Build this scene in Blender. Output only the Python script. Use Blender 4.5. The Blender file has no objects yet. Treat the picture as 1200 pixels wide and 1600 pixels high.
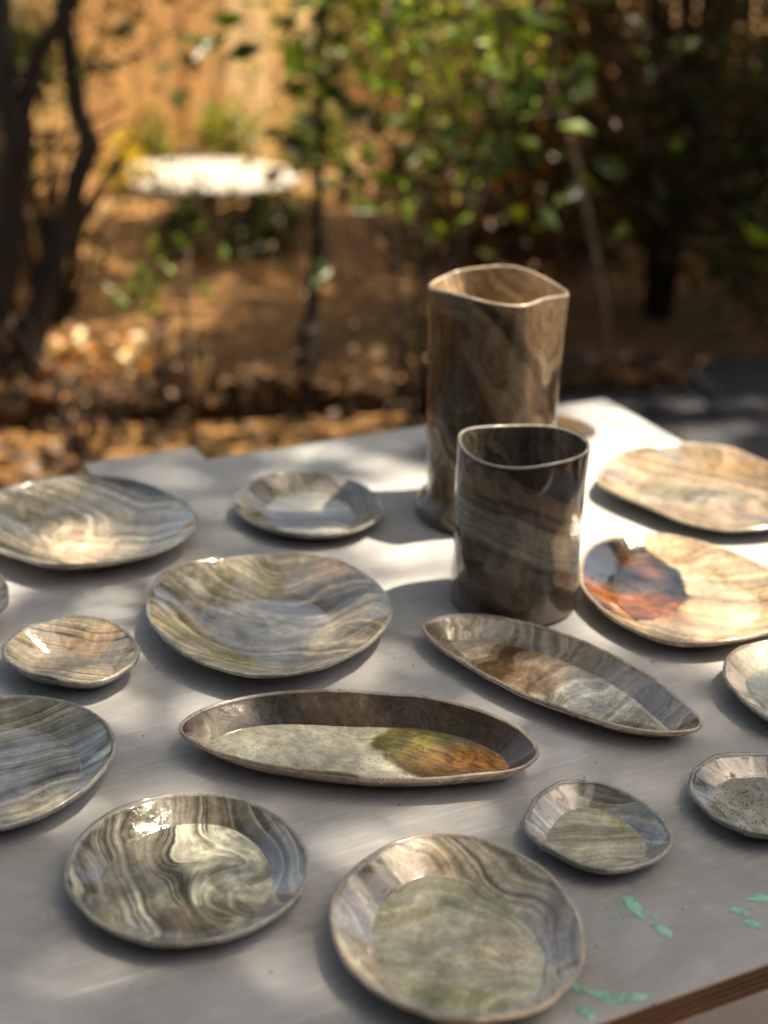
import bpy, math, random
import numpy as np
from mathutils import Vector, Matrix, noise as mnoise

random.seed(7); rng = np.random.default_rng(11)
scene = bpy.context.scene
R = math.radians

# ------------------------------------------------------------------ camera
ZT = 0.75                                   # table top height
EYE = Vector((0, 0, ZT + 0.78))
PITCH, ROLL = R(24), R(1.5)
fwd = Vector((0, math.cos(PITCH), -math.sin(PITCH)))
rgt0 = Vector((1, 0, 0)); up0 = rgt0.cross(fwd)
rgt = math.cos(ROLL) * rgt0 + math.sin(ROLL) * up0
upv = -math.sin(ROLL) * rgt0 + math.cos(ROLL) * up0
cam = bpy.data.cameras.new('camera'); camo = bpy.data.objects.new('camera', cam)
scene.collection.objects.link(camo)
camo.matrix_world = Matrix((
    (rgt.x, upv.x, -fwd.x, EYE.x), (rgt.y, upv.y, -fwd.y, EYE.y),
    (rgt.z, upv.z, -fwd.z, EYE.z), (0, 0, 0, 1)))
cam.sensor_fit = 'VERTICAL'; cam.sensor_height = 36.0; cam.sensor_width = 27.0
cam.lens = 54.0; cam.clip_start = 0.02; cam.clip_end = 400
cam.dof.use_dof = True; cam.dof.focus_distance = 1.40; cam.dof.aperture_fstop = 2.7
scene.camera = camo

# ------------------------------------------------------------------ light
SUN_EL, SUN_PHI = R(66), R(12)              # elevation, angle from +x towards +y
S = Vector((math.cos(SUN_EL) * math.cos(SUN_PHI), math.cos(SUN_EL) * math.sin(SUN_PHI), math.sin(SUN_EL)))
world = bpy.data.worlds.new('World'); scene.world = world; world.use_nodes = True
wn = world.node_tree; wn.nodes.clear()
sky = wn.nodes.new('ShaderNodeTexSky'); sky.sky_type = 'NISHITA'; sky.sun_disc = False
sky.dust_density = 3.5; sky.air_density = 0.9; sky.ozone_density = 0.6
sky.sun_elevation = SUN_EL; sky.sun_rotation = math.pi / 2 - SUN_PHI
bg = wn.nodes.new('ShaderNodeBackground'); bg.inputs['Strength'].default_value = 0.08
wo = wn.nodes.new('ShaderNodeOutputWorld')
wn.links.new(sky.outputs[0], bg.inputs[0]); wn.links.new(bg.outputs[0], wo.inputs[0])
sl = bpy.data.lights.new('sun', 'SUN'); sl.energy = 4.2; sl.angle = R(0.55); sl.color = (1.0, 0.93, 0.85)
slo = bpy.data.objects.new('sun', sl); scene.collection.objects.link(slo)
slo.rotation_euler = S.to_track_quat('Z', 'Y').to_euler(); slo.location = (6, 2, 9)
scene.view_settings.view_transform = 'Standard'; scene.view_settings.look = 'None'
scene.view_settings.exposure = 1.72; scene.view_settings.gamma = 1.0
scene.view_settings.use_curve_mapping = False
scene.view_settings.use_white_balance = True          # camera balanced for open shade, as in the photograph
scene.view_settings.white_balance_temperature = 8050; scene.view_settings.white_balance_tint = 7
scene.render.engine = 'CYCLES'
scene.cycles.use_denoising = True; scene.cycles.denoising_prefilter = 'FAST'
scene.cycles.max_bounces = 8; scene.cycles.transparent_max_bounces = 8
scene.cycles.sample_clamp_indirect = 6.0

# ------------------------------------------------------------------ helpers
def link(o, parent=None):
    scene.collection.objects.link(o)
    if parent: o.parent = parent
    return o
def empty(name, loc=(0, 0, 0), rz=0.0):
    o = bpy.data.objects.new(name, None); o.empty_display_size = 0.05
    o.location = loc; o.rotation_euler = (0, 0, rz); return link(o)
def mesh_obj(name, v, f, mat, parent=None, smooth=True, loc=None):
    me = bpy.data.meshes.new(name); me.from_pydata([tuple(p) for p in v], [], f); me.update()
    if smooth: me.polygons.foreach_set('use_smooth', [True] * len(me.polygons))
    if mat: me.materials.append(mat)
    o = bpy.data.objects.new(name, me); link(o, parent)
    if loc: o.location = loc
    return o
def tag(o, label=None, cat=None, group=None, kind=None):
    for k, x in (('label', label), ('category', cat), ('group', group), ('kind', kind)):
        if x: o[k] = x
    return o
def box(v, f, x0, x1, y0, y1, z0, z1):
    b = len(v)
    v += [(x0, y0, z0), (x1, y0, z0), (x1, y1, z0), (x0, y1, z0), (x0, y0, z1), (x1, y0, z1), (x1, y1, z1), (x0, y1, z1)]
    f += [(b, b+3, b+2, b+1), (b+4, b+5, b+6, b+7), (b, b+1, b+5, b+4), (b+1, b+2, b+6, b+5), (b+2, b+3, b+7, b+6), (b+3, b, b+4, b+7)]
def tube(v, f, pts, rad, n=8):
    pts = [Vector(p) for p in pts]; b0 = len(v)
    for i, p in enumerate(pts):
        t = (pts[min(i+1, len(pts)-1)] - pts[max(i-1, 0)]).normalized()
        a = t.orthogonal().normalized() if i == 0 else (a - t * a.dot(t)).normalized()
        c = t.cross(a)
        for k in range(n):
            an = 2*math.pi*k/n
            v.append(tuple(p + (a*math.cos(an) + c*math.sin(an)) * rad[i]))
    for i in range(len(pts)-1):
        for k in range(n):
            q = b0+i*n; f.append((q+k, q+(k+1) % n, q+n+(k+1) % n, q+n+k))
    f.append(tuple(b0+k for k in range(n))[::-1]); e = b0+(len(pts)-1)*n; f.append(tuple(e+k for k in range(n)))

class NT:
    """small node-tree writer"""
    def __init__(s, name):
        s.m = bpy.data.materials.new(name); s.m.use_nodes = True
        s.t = s.m.node_tree; s.t.nodes.clear()
        s.out = s.n('ShaderNodeOutputMaterial')
    def n(s, typ, **kw):
        nd = s.t.nodes.new(typ)
        for k, x in kw.items(): setattr(nd, k, x)
        return nd
    def put(s, sock, x):
        if isinstance(x, bpy.types.NodeSocket): s.t.links.new(x, sock)
        else:
            if sock.type == 'RGBA' and len(x) == 3: x = (*x, 1)
            sock.default_value = x
    def math(s, op, a, b=0.0, c=None, clamp=False):
        nd = s.n('ShaderNodeMath', operation=op, use_clamp=clamp); s.put(nd.inputs[0], a); s.put(nd.inputs[1], b)
        if c is not None: s.put(nd.inputs[2], c)
        return nd.outputs[0]
    def vmath(s, op, a, b=None, scale=None):
        nd = s.n('ShaderNodeVectorMath', operation=op); s.put(nd.inputs[0], a)
        if b is not None: s.put(nd.inputs[1], b)
        if scale is not None: s.put(nd.inputs['Scale'], scale)
        return nd.outputs[1] if op in ('DOT_PRODUCT', 'LENGTH', 'DISTANCE') else nd.outputs[0]
    def noise(s, vec, scale, detail=3, rough=0.55, dim='3D', w=None, dist=0.0, color=False):
        nd = s.n('ShaderNodeTexNoise', noise_dimensions=dim)
        if vec is not None: s.put(nd.inputs['Vector'], vec)
        if w is not None: s.put(nd.inputs['W'], w)
        nd.inputs['Scale'].default_value = scale; nd.inputs['Detail'].default_value = detail
        nd.inputs['Roughness'].default_value = rough; nd.inputs['Distortion'].default_value = dist
        return nd.outputs['Color' if color else 'Fac']
    def ramp(s, fac, stops, interp='LINEAR'):
        nd = s.n('ShaderNodeValToRGB'); s.put(nd.inputs[0], fac); cr = nd.color_ramp; cr.interpolation = interp
        while len(cr.elements) < len(stops): cr.elements.new(0.5)
        for e, (p, c) in zip(cr.elements, stops):
            e.position = p; e.color = (*c, 1) if len(c) == 3 else c
        return nd.outputs[0]
    def sstep(s, x, a, b):
        nd = s.n('ShaderNodeMapRange', interpolation_type='SMOOTHSTEP'); s.put(nd.inputs[0], x)
        nd.inputs[1].default_value = a; nd.inputs[2].default_value = b
        return nd.outputs[0]
    def mix(s, f, a, b, mode='MIX'):
        nd = s.n('ShaderNodeMix', data_type='RGBA', blend_type=mode)
        s.put(nd.inputs[0], f); s.put(nd.inputs[6], a); s.put(nd.inputs[7], b); return nd.outputs[2]
    def bump(s, h, strength, dist, nrm=None):
        nd = s.n('ShaderNodeBump'); s.put(nd.inputs['Height'], h)
        nd.inputs['Strength'].default_value = strength; nd.inputs['Distance'].default_value = dist
        if nrm: s.put(nd.inputs['Normal'], nrm)
        return nd.outputs[0]
    def principled(s, color, rough=0.5, normal=None, **kw):
        nd = s.n('ShaderNodeBsdfPrincipled'); s.put(nd.inputs['Base Color'], color); s.put(nd.inputs['Roughness'], rough)
        if normal: s.put(nd.inputs['Normal'], normal)
        for k, x in kw.items(): s.put(nd.inputs[k.replace('_', ' ')], x)
        return nd.outputs[0]
    def done(s, sh):
        s.t.links.new(sh, s.out.inputs[0]); return s.m

def obj_coord(N):
    return N.n('ShaderNodeTexCoord').outputs['Object']

# ------------------------------------------------------------------ plain materials
def simple(name, col, rough=0.7, nscale=8, var=0.35, bump=0.3, bdist=0.004, stretch=(1, 1, 1), col2=None, **kw):
    N = NT(name); p = N.vmath('MULTIPLY', obj_coord(N), stretch)
    a = N.noise(p, nscale, 6, 0.6); b = N.noise(p, nscale*6, 3)
    dark = tuple(c*(1-var) for c in col); lite = col2 or tuple(min(1, c*(1+var)) for c in col)
    c = N.ramp(a, [(0.3, dark), (0.5, col), (0.72, lite)])
    h = N.math('ADD', a, N.math('MULTIPLY', b, 0.4))
    return N.done(N.principled(c, rough, N.bump(h, bump, bdist), **kw))

def leaf_material(name, rough=0.42, trans=0.4):
    N = NT(name)
    at = N.n('ShaderNodeAttribute', attribute_name='leaf_tint').outputs['Color']
    p = N.principled(at, rough)
    tr = N.n('ShaderNodeBsdfTranslucent'); N.put(tr.inputs[0], N.mix(1.0, at, (1.0, 0.95, 0.45), 'MULTIPLY'))
    mx = N.n('ShaderNodeMixShader'); mx.inputs[0].default_value = trans
    N.t.links.new(p, mx.inputs[1]); N.t.links.new(tr.outputs[0], mx.inputs[2])
    return N.done(mx.outputs[0])
M_LEAF = leaf_material('leaf', 0.38, 0.5); M_DRY = leaf_material('dry_leaf', 0.6, 0.15)
M_BARK = simple('bark_dark', (0.035, 0.026, 0.02), 0.9, 14, 0.5, 0.8, 0.02, (1, 1, 0.25))
M_BARK2 = simple('bark_pale', (0.22, 0.15, 0.10), 0.85, 14, 0.4, 0.6, 0.01, (1, 1, 0.25))

# ------------------------------------------------------------------ leaves
def leaves(name, P, size, tints, mat, parent=None, flat=0.0, aspect=0.5, droop=0.0):
    """one mesh of folded two-triangle leaves at points P (n,3)"""
    n = len(P)
    d = rng.normal(size=(n, 3)); d[:, 2] = d[:, 2]*(1-flat) - droop; d /= np.linalg.norm(d, axis=1)[:, None]
    e = rng.normal(size=(n, 3)); e[:, 2] *= (1-flat); e -= d*(e*d).sum(1)[:, None]; e /= np.linalg.norm(e, axis=1)[:, None]
    nn = np.cross(d, e)
    L = size * rng.uniform(0.65, 1.25, n)[:, None]; W = L*aspect*0.5
    v = np.empty((n, 4, 3)); m = P + d*L*0.48
    v[:, 0] = P; v[:, 1] = m + e*W + nn*W*0.35; v[:, 2] = P + d*L - nn*L*0.12; v[:, 3] = m - e*W + nn*W*0.35
    idx = (np.arange(n)*4)[:, None]
    fa = np.concatenate([idx + [0, 1, 2], idx + [0, 2, 3]], 1).reshape(-1)
    me = bpy.data.meshes.new(name); me.vertices.add(n*4); me.vertices.foreach_set('co', v.reshape(-1))
    me.loops.add(n*6); me.loops.foreach_set('vertex_index', fa)
    me.polygons.add(n*2); me.polygons.foreach_set('loop_start', np.arange(n*2)*3); me.polygons.foreach_set('loop_total', np.full(n*2, 3))
    me.update(calc_edges=True)
    t = np.array(tints)[rng.integers(0, len(tints), n)] * rng.uniform(0.7, 1.3, (n, 1))
    col = np.ones((n, 4, 4)); col[:, :, :3] = t[:, None, :]
    ca = me.color_attributes.new('leaf_tint', 'FLOAT_COLOR', 'POINT'); ca.data.foreach_set('color', col.reshape(-1))
    me.materials.append(mat)
    return link(bpy.data.objects.new(name, me), parent)

GREEN = [(0.05, 0.09, 0.012), (0.07, 0.12, 0.015), (0.035, 0.065, 0.012), (0.10, 0.14, 0.02)]
DGREEN = [(0.04, 0.07, 0.013), (0.055, 0.09, 0.015), (0.07, 0.11, 0.025)]
LIME = [(0.14, 0.22, 0.02), (0.11, 0.19, 0.02), (0.18, 0.24, 0.03)]
OLIVE = [(0.055, 0.06, 0.018), (0.08, 0.075, 0.025), (0.04, 0.045, 0.015)]
BROWN = [(0.15, 0.075, 0.028), (0.10, 0.05, 0.02), (0.22, 0.09, 0.024)]
TAN = [(0.36, 0.24, 0.17), (0.28, 0.18, 0.12), (0.42, 0.31, 0.22), (0.20, 0.12, 0.08)]
AMBER = [(0.40, 0.17, 0.03), (0.45, 0.26, 0.06), (0.32, 0.10, 0.02)]

# places the sun reaches through the crowns: x, y, z, radius x, radius y, share of leaves kept there
SUNNY = [
    # back right corner of the table and the plates there
    (0.34, 2.02, ZT, 0.13, 0.20, 0.0), (0.40, 1.80, ZT, 0.20, 0.16, 0.02), (0.36, 1.53, ZT, 0.17, 0.12, 0.02), (0.30, 1.75, ZT, .07, .20, 0.0),
    # strip along the back edge
    (-0.07, 1.95, ZT, 0.13, 0.03, 0.3), (-0.33, 1.88, ZT, 0.08, 0.03, 0.45), (0.15, 1.78, ZT + .27, 0.15, 0.13, 0.05),
    # front of the far left plate
    (-0.37, 1.55, ZT, 0.12, 0.06, 0.25), (-0.31, 1.345, ZT, 0.04, 0.04, 0.5),
    (-0.02, 1.40, ZT, 0.04, 0.07, 0.5), (-0.15, 1.25, ZT, 0.05, 0.02, 0.5),
    # band in front of the brown dish, top of the front plate
    (0.08, 1.125, ZT, 0.09, 0.03, 0.45), (0.16, 1.215, ZT, 0.05, 0.03, 0.35), (0.03, 1.03, ZT, 0.05, 0.03, 0.5),
    (-0.035, 0.97, ZT, 0.025, 0.05, 0.4), (0.11, 1.36, ZT, 0.06, 0.06, 0.5),
    (0.39, 1.30, ZT, 0.06, 0.05, 0.4), (-0.13, 0.99, ZT, 0.05, 0.05, 0.55),
    # garden
    (-0.93, 7.15, 0, 0.52, 0.50, 0.0), (-0.93, 7.15, 0.2, 0.5, 0.5, 0.0), (-0.90, 4.36, 0.05, 0.28, 0.18, 0.0),
    (-0.9, 7.9, 0.3, 1.0, 0.7, 0.12), (-0.9, 7.9, 0.9, 1.1, 0.8, 0.12), (0.0, 4.05, 1.0, 0.45, 0.5, 0.04), (0.0, 4.05, 1.3, 0.45, 0.5, 0.06),
    (-0.95, 3.85, 0, 0.4, 0.2, 0.8), (-0.6, 5.0, 0.3, 0.25, 0.3, 0.5), (-1.4, 6.0, 0.2, 0.4, 0.5, 0.5), (-0.1, 4.0, 0.1, .5, .25, .9),
    (0.15, 4.55, 0.6, 0.3, 0.3, 0.35), (0.08, 4.1, 0.55, 0.35, 0.3, 0.3), (-0.78, 3.72, 0.2, 0.3, 0.2, 0.35), (1.2, 4.6, 1.0, 0.3, 0.3, 0.5), (0.75, 4.9, 1.0, 0.3, 0.3, 0.55), (-0.1, 5.4, 0, .7, .6, .75),
]
def keep(P):
    k = np.ones(len(P), bool)
    for (x, y, z, rx, ry, share) in SUNNY:
        rx += 0.05; ry += 0.05
        t = (P[:, 2]-z)/S.z
        q = ((P[:, 0]-S.x*t-x)/rx)**2 + ((P[:, 1]-S.y*t-y)/ry)**2
        k &= ~((q < 1) & (t > 0.25) & (rng.random(len(P)) > share))
    return k

# ------------------------------------------------------------------ ground
def ground_material():
    N = NT('bare_earth'); p = obj_coord(N)
    a = N.noise(p, 0.9, 6, 0.62); b = N.noise(p, 14, 5, 0.65)
    c = N.ramp(a, [(0.3, (0.15, 0.07, 0.022)), (0.5, (0.26, 0.13, 0.042)), (0.7, (0.34, 0.19, 0.07))])
    c = N.mix(N.sstep(b, 0.45, 0.7), c, N.mix(1, c, (0.55, 0.5, 0.45), 'MULTIPLY'))
    return N.done(N.principled(c, 0.92, N.bump(b, 0.7, 0.03)))
gv = []; gf = []
NX = 60
for j in range(NX+1):
    for i in range(NX+1):
        x = (i/NX*2-1); y = (j/NX*2-1)
        X = 60*x*abs(x)**1.2; Y = 5 + 60*y*abs(y)**1.2
        d = math.hypot(X, Y-4)
        z = 0.03*mnoise.noise((X*0.8, Y*0.8, 0)) * min(1, max(0, (d-1)/3)) - 0.02
        if Y < 3.4 and abs(X) < 4: z = -0.03
        gv.append((X, Y, z))
for j in range(NX):
    for i in range(NX):
        q = j*(NX+1)+i; gf.append((q, q+1, q+NX+2, q+NX+1))
tag(mesh_obj('ground', gv, gf, ground_material()), kind='structure')
# patio under the table, dark slate path on the right
v = []; f = []; box(v, f, -3.2, 3.2, -3.0, 3.0, -0.12, 0.0)
tag(mesh_obj('patio', v, f, simple('patio_concrete', (0.36, 0.30, 0.28), 0.85, 3, 0.2, 0.3), smooth=False), kind='structure')
slab_mat = simple('slate', (0.045, 0.048, 0.058), 0.45, 9, 0.3, 0.35, 0.004)
path = tag(empty('path'), kind='structure')
for i in range(5):
    for j in range(3):
        x0 = 0.33 + i*0.62 + 0.2*(j % 2); y0 = 3.04 + j*0.56
        v = []; f = []; box(v, f, x0, x0+0.60, y0, y0+0.54, -0.06, 0.012 + 0.006*random.random())
        mesh_obj('paving_slab', v, f, slab_mat, path, smooth=False)

# ------------------------------------------------------------------ table
TA = R(27); TU = Vector((math.cos(TA), math.sin(TA))); TV = Vector((-TU.y, TU.x))
U0, U1, V0, V1 = -0.36, 1.2925, 0.693, 1.812
tc = TU*((U0+U1)/2) + TV*((V0+V1)/2); HU, HV = (U1-U0)/2, (V1-V0)/2
table = tag(empty('table', (tc.x, tc.y, 0), TA),
            'grey topped plywood table with mint paint spots carrying the pottery', 'table')
def t_local(x, y):
    d = Vector((x, y)) - tc; return (d.dot(TU), d.dot(TV))
def table_material():
    N = NT('table_grey'); p = obj_coord(N)
    brushed = N.noise(N.vmath('MULTIPLY', p, (9, 120, 6)), 3, 5, 0.65)
    fine = N.noise(N.vmath('MULTIPLY', p, (30, 420, 30)), 1.5, 2, 0.5)
    smear = N.noise(p, 4.5, 5, 0.6, dist=0.6); blot = N.noise(p, 26, 4, 0.6)
    c = N.ramp(smear, [(0.30, (0.29, 0.295, 0.305)), (0.46, (0.38, 0.385, 0.395)), (0.58, (0.43, 0.437, 0.45)), (0.70, (0.56, 0.565, 0.58))])
    c = N.mix(N.math('MULTIPLY', N.sstep(brushed, 0.38, 0.66), 0.38), c, N.mix(1, c, (0.72, 0.71, 0.70), 'MULTIPLY'))
    c = N.mix(N.math('MULTIPLY', N.sstep(blot, 0.56, 0.72), 0.4), c, (0.5, 0.5, 0.51))
    # worn lilac grey paint smears; the front left one paints in sky reflection
    for (x, y, sx, sy, rot, k) in ((0.178, 1.205, 0.014, 0.05, 75, 0.55), (0.215, 0.965, 0.018, 0.05, 62, 0.35), (-0.09, 0.88, 0.05, 0.07, 70, 0.35), (0.30, 1.41, 0.10, 0.02, 5, 0.3), (-0.27, 1.22, .05, .02, 30, .3), (0.0, 1.27, .05, .015, 10, .25)):
        lx, ly = t_local(x, y)
        mp = N.n('ShaderNodeMapping', vector_type='TEXTURE'); N.put(mp.inputs['Vector'], p)
        mp.inputs['Location'].default_value = (lx, ly, 0); mp.inputs['Rotation'].default_value = (0, 0, R(rot)-TA-R(90))
        mp.inputs['Scale'].default_value = (sx, sy, 50)
        r = N.vmath('LENGTH', mp.outputs[0])
        r = N.math('ADD', r, N.math('MULTIPLY', N.math('SUBTRACT', blot, 0.5), 1.4))
        c = N.mix(N.math('MULTIPLY', N.sstep(r, 1.25, 0.45), k), c, (0.47, 0.47, 0.52))
    # fine dark specks and crumbs of dirt
    vo = N.n('ShaderNodeTexVoronoi'); N.put(vo.inputs['Vector'], p); vo.inputs['Scale'].default_value = 42
    sp = N.math('MULTIPLY', N.sstep(vo.outputs['Distance'], 0.085, 0.05), N.sstep(N.noise(p, 9, 2), 0.52, 0.6))
    c = N.mix(sp, c, (0.05, 0.045, 0.04))
    sc = N.noise(N.vmath('MULTIPLY', p, (2.0, 160, 1)), 2.2, 3, 0.7)
    scr = N.math('MULTIPLY', N.sstep(N.noise(N.vmath('MULTIPLY', p, (4, 330, 1)), 1.7, 2, 0.5), 0.60, 0.68), N.sstep(N.noise(p, 6, 3), 0.42, 0.58))
    c = N.mix(N.math('MULTIPLY', scr, 0.75), c, (0.56, 0.56, 0.57))
    dust = N.math('MULTIPLY', N.sstep(N.noise(p, 210, 4, 0.7), 0.60, 0.72), N.sstep(N.noise(p, 7, 4), 0.42, 0.62))
    c = N.mix(N.math('MULTIPLY', dust, 0.65), c, (0.60, 0.59, 0.57))
    rough = N.math('ADD', 0.34, N.math('MULTIPLY', N.math('ADD', smear, blot), 0.16))
    h = N.math('ADD', N.math('MULTIPLY', brushed, 0.7), N.math('ADD', N.math('MULTIPLY', fine, 0.4), N.math('MULTIPLY', sc, 0.3)))
    return N.done(N.principled(c, rough, N.bump(h, 0.35, 0.0014)))
TM = table_material()
# top sheet with eased, slightly worn edges
def rounded_sheet(hu, hv, z0, z1, r=0.004, e=0.002):
    v = []; f = []; n = 6; cs = []
    for (sx, sy, a0) in ((1, 1, 0), (-1, 1, 90), (-1, -1, 180), (1, -1, 270)):
        for k in range(n+1):
            a = R(a0 + 90*k/n); cs.append((sx*(hu-r)+r*math.cos(a), sy*(hv-r)+r*math.sin(a)))
    m = len(cs)
    for (ins, z) in ((0, z0), (0, z1-e), (e*0.35, z1-e*0.35), (e, z1)):
        v += [(x - math.copysign(ins, x), y - math.copysign(ins, y), z) for x, y in cs]
    for k in range(3):
        for i in range(m): f.append((k*m+i, k*m+(i+1) % m, (k+1)*m+(i+1) % m, (k+1)*m+i))
    f.append(tuple(range(3*m, 4*m))); f.append(tuple(range(m))[::-1])
    return v, f
v, f = rounded_sheet(HU, HV, ZT-0.0035, ZT)
mesh_obj('top_sheet', v, f, TM, table, smooth=False)
ply_l = simple('ply_light', (0.30, 0.17, 0.095), 0.75, 30, 0.3, 0.5, 0.002, (0.2, 0.2, 3))
ply_d = simple('ply_dark', (0.11, 0.055, 0.032), 0.8, 30, 0.35, 0.5, 0.002, (0.2, 0.2, 3))
z = ZT-0.0037
for k in range(9):
    th = 0.0030 if k % 2 == 0 else 0.0027; ins = 0.0006 if k % 2 == 0 else 0.0022
    v, f = rounded_sheet(HU-ins, HV-ins, z-th+0.0001, z, 0.003, 0.0003)
    mesh_obj('ply_layer', v, f, ply_d if k % 2 == 0 else ply_l, table, smooth=False); z -= th
ZB = z
wood = simple('trestle_wood', (0.24, 0.15, 0.085), 0.8, 12, 0.35, 0.4, 0.003, (1, 1, 0.15))
for sx in (-1, 1):
    for sy in (-1, 1):
        v = []; f = []; x = sx*(HU-0.14); y = sy*(HV-0.12); box(v, f, x-0.03, x+0.03, y-0.03, y+0.03, 0.0, ZB-0.0003)
        mesh_obj('leg', v, f, wood, table, smooth=False)
for sy in (-1, 1):
    v = []; f = []; y = sy*(HV-0.12); box(v, f, -HU+0.175, HU-0.175, y-0.012, y+0.012, ZB-0.09, ZB-0.0003)
    mesh_obj('apron', v, f, wood, table, smooth=False)
# pale batten fixed to the back edge
ub = (0.500-(U0+U1)/2, 0.655-(U0+U1)/2)
white = simple('white_paint', (0.45, 0.45, 0.44), 0.6, 20, 0.12, 0.3, 0.002)
v = []; f = []; box(v, f, ub[0], ub[1], HV+0.0006, HV+0.054, ZB, ZT-0.002)
o = mesh_obj('batten', v, f, white, table, smooth=False); o['label'] = 'white painted batten fixed to the back edge'
# mint paint splashes
def worn_paint():
    N = NT('mint_paint'); p = obj_coord(N); a = N.noise(p, 90, 5, 0.7); b = N.noise(p, 300, 3, 0.6)
    c = N.ramp(a, [(0.3, (0.20, 0.46, 0.36)), (0.5, (0.27, 0.60, 0.47)), (0.7, (0.38, 0.66, 0.55))])
    sh = N.principled(c, 0.5, N.bump(a, 0.3, 0.001)); tr = N.n('ShaderNodeBsdfTransparent')
    mx = N.n('ShaderNodeMixShader'); N.put(mx.inputs[0], N.sstep(N.math('ADD', a, N.math('MULTIPLY', b, 0.5)), 0.56, 0.68))
    N.t.links.new(tr.outputs[0], mx.inputs[1]); N.t.links.new(sh, mx.inputs[2]); return N.done(mx.outputs[0])
mint = worn_paint()
def splash(x, y, ln, wd, rot, seed):
    rs = random.Random(seed); n = 28; lx, ly = t_local(x, y); v = []; f = []
    ph = [rs.uniform(0, 6.3) for _ in range(4)]
    for (k, z) in ((1.0, ZT+0.0002), (0.93, ZT+0.0007), (0.6, ZT+0.0010)):
        for i in range(n):
            a = 2*math.pi*i/n
            r = 1 + 0.16*math.sin(2*a+ph[0]) + 0.13*math.sin(3*a+ph[1]) + 0.09*math.sin(5*a+ph[2]) + .05*math.sin(8*a+ph[3])
            px, py = r*k*ln*math.cos(a), r*k*wd*math.sin(a); c, s = math.cos(R(rot)-TA), math.sin(R(rot)-TA)
            v.append((lx+px*c-py*s, ly+px*s+py*c, z))
    for k in range(2):
        for i in range(n): f.append((k*n+i, k*n+(i+1) % n, (k+1)*n+(i+1) % n, (k+1)*n+i))
    f.append(tuple(range(2*n, 3*n)))
    mesh_obj('paint_splash', v, f, mint, table)
for i, a in enumerate(((0.207, 0.992, 0.0150, 0.0065, 118), (0.2255, 0.963, 0.0085, 0.0055, 140), (0.290, 0.989, 0.0085, 0.004, 160),
                       (0.2985, 0.974, 0.0075, 0.0045, 150), (0.314, 1.006, 0.013, 0.0055, 5), (0.187, 0.8865, 0.0145, 0.0055, 12),
                       (0.168, 0.8895, 0.012, 0.0035, 160), (0.152, 0.895, 0.0075, 0.0045, 140), (0.156, 0.870, 0.0055, 0.0075, 20), (0.222, 0.9815, 0.003, 0.0022, 0))):
    splash(*a, seed=40+i)
for i in range(22):
    a = random.choice(((0.21, 0.985), (0.295, 0.985), (0.17, 0.885))); k = random.uniform(0.0005, 0.0016)
    splash(a[0]+random.gauss(0, 0.02), a[1]+random.gauss(0, 0.012), k*1.3, k, random.uniform(0, 180), 80+i)

rs = random.Random(5); v = []; f = []
for k in range(240):
    u_, w_ = rs.uniform(-HU+0.02, HU-0.02), rs.uniform(-HV+0.02, HV-0.02); q = rs.uniform(0.0004, 0.0013) * (1.6 if rs.random() < 0.08 else 1)
    wx = tc + TU*u_ + TV*w_; b = len(v)
    for (dx, dy, dz) in ((-1, -0.6, 0), (1, -0.8, 0), (0.7, 1, 0), (-0.8, 0.9, 0), (-0.4, -0.2, 1.1), (0.5, 0.3, 0.9)):
        v.append((wx.x+q*dx*rs.uniform(0.6, 1.4), wx.y+q*dy*rs.uniform(0.6, 1.4), ZT+0.0001+q*dz*rs.uniform(0.5, 1.0)))
    f += [(b, b+1, b+5, b+4), (b+1, b+2, b+5), (b+2, b+3, b+4, b+5), (b+3, b, b+4)]
tag(mesh_obj('clay_crumbs', v, f, simple('crumb', (0.10, 0.085, 0.07), 0.9, 40, 0.6), smooth=False), 'dark crumbs of clay and dirt scattered on the tabletop', 'crumbs', kind='stuff')

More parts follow.
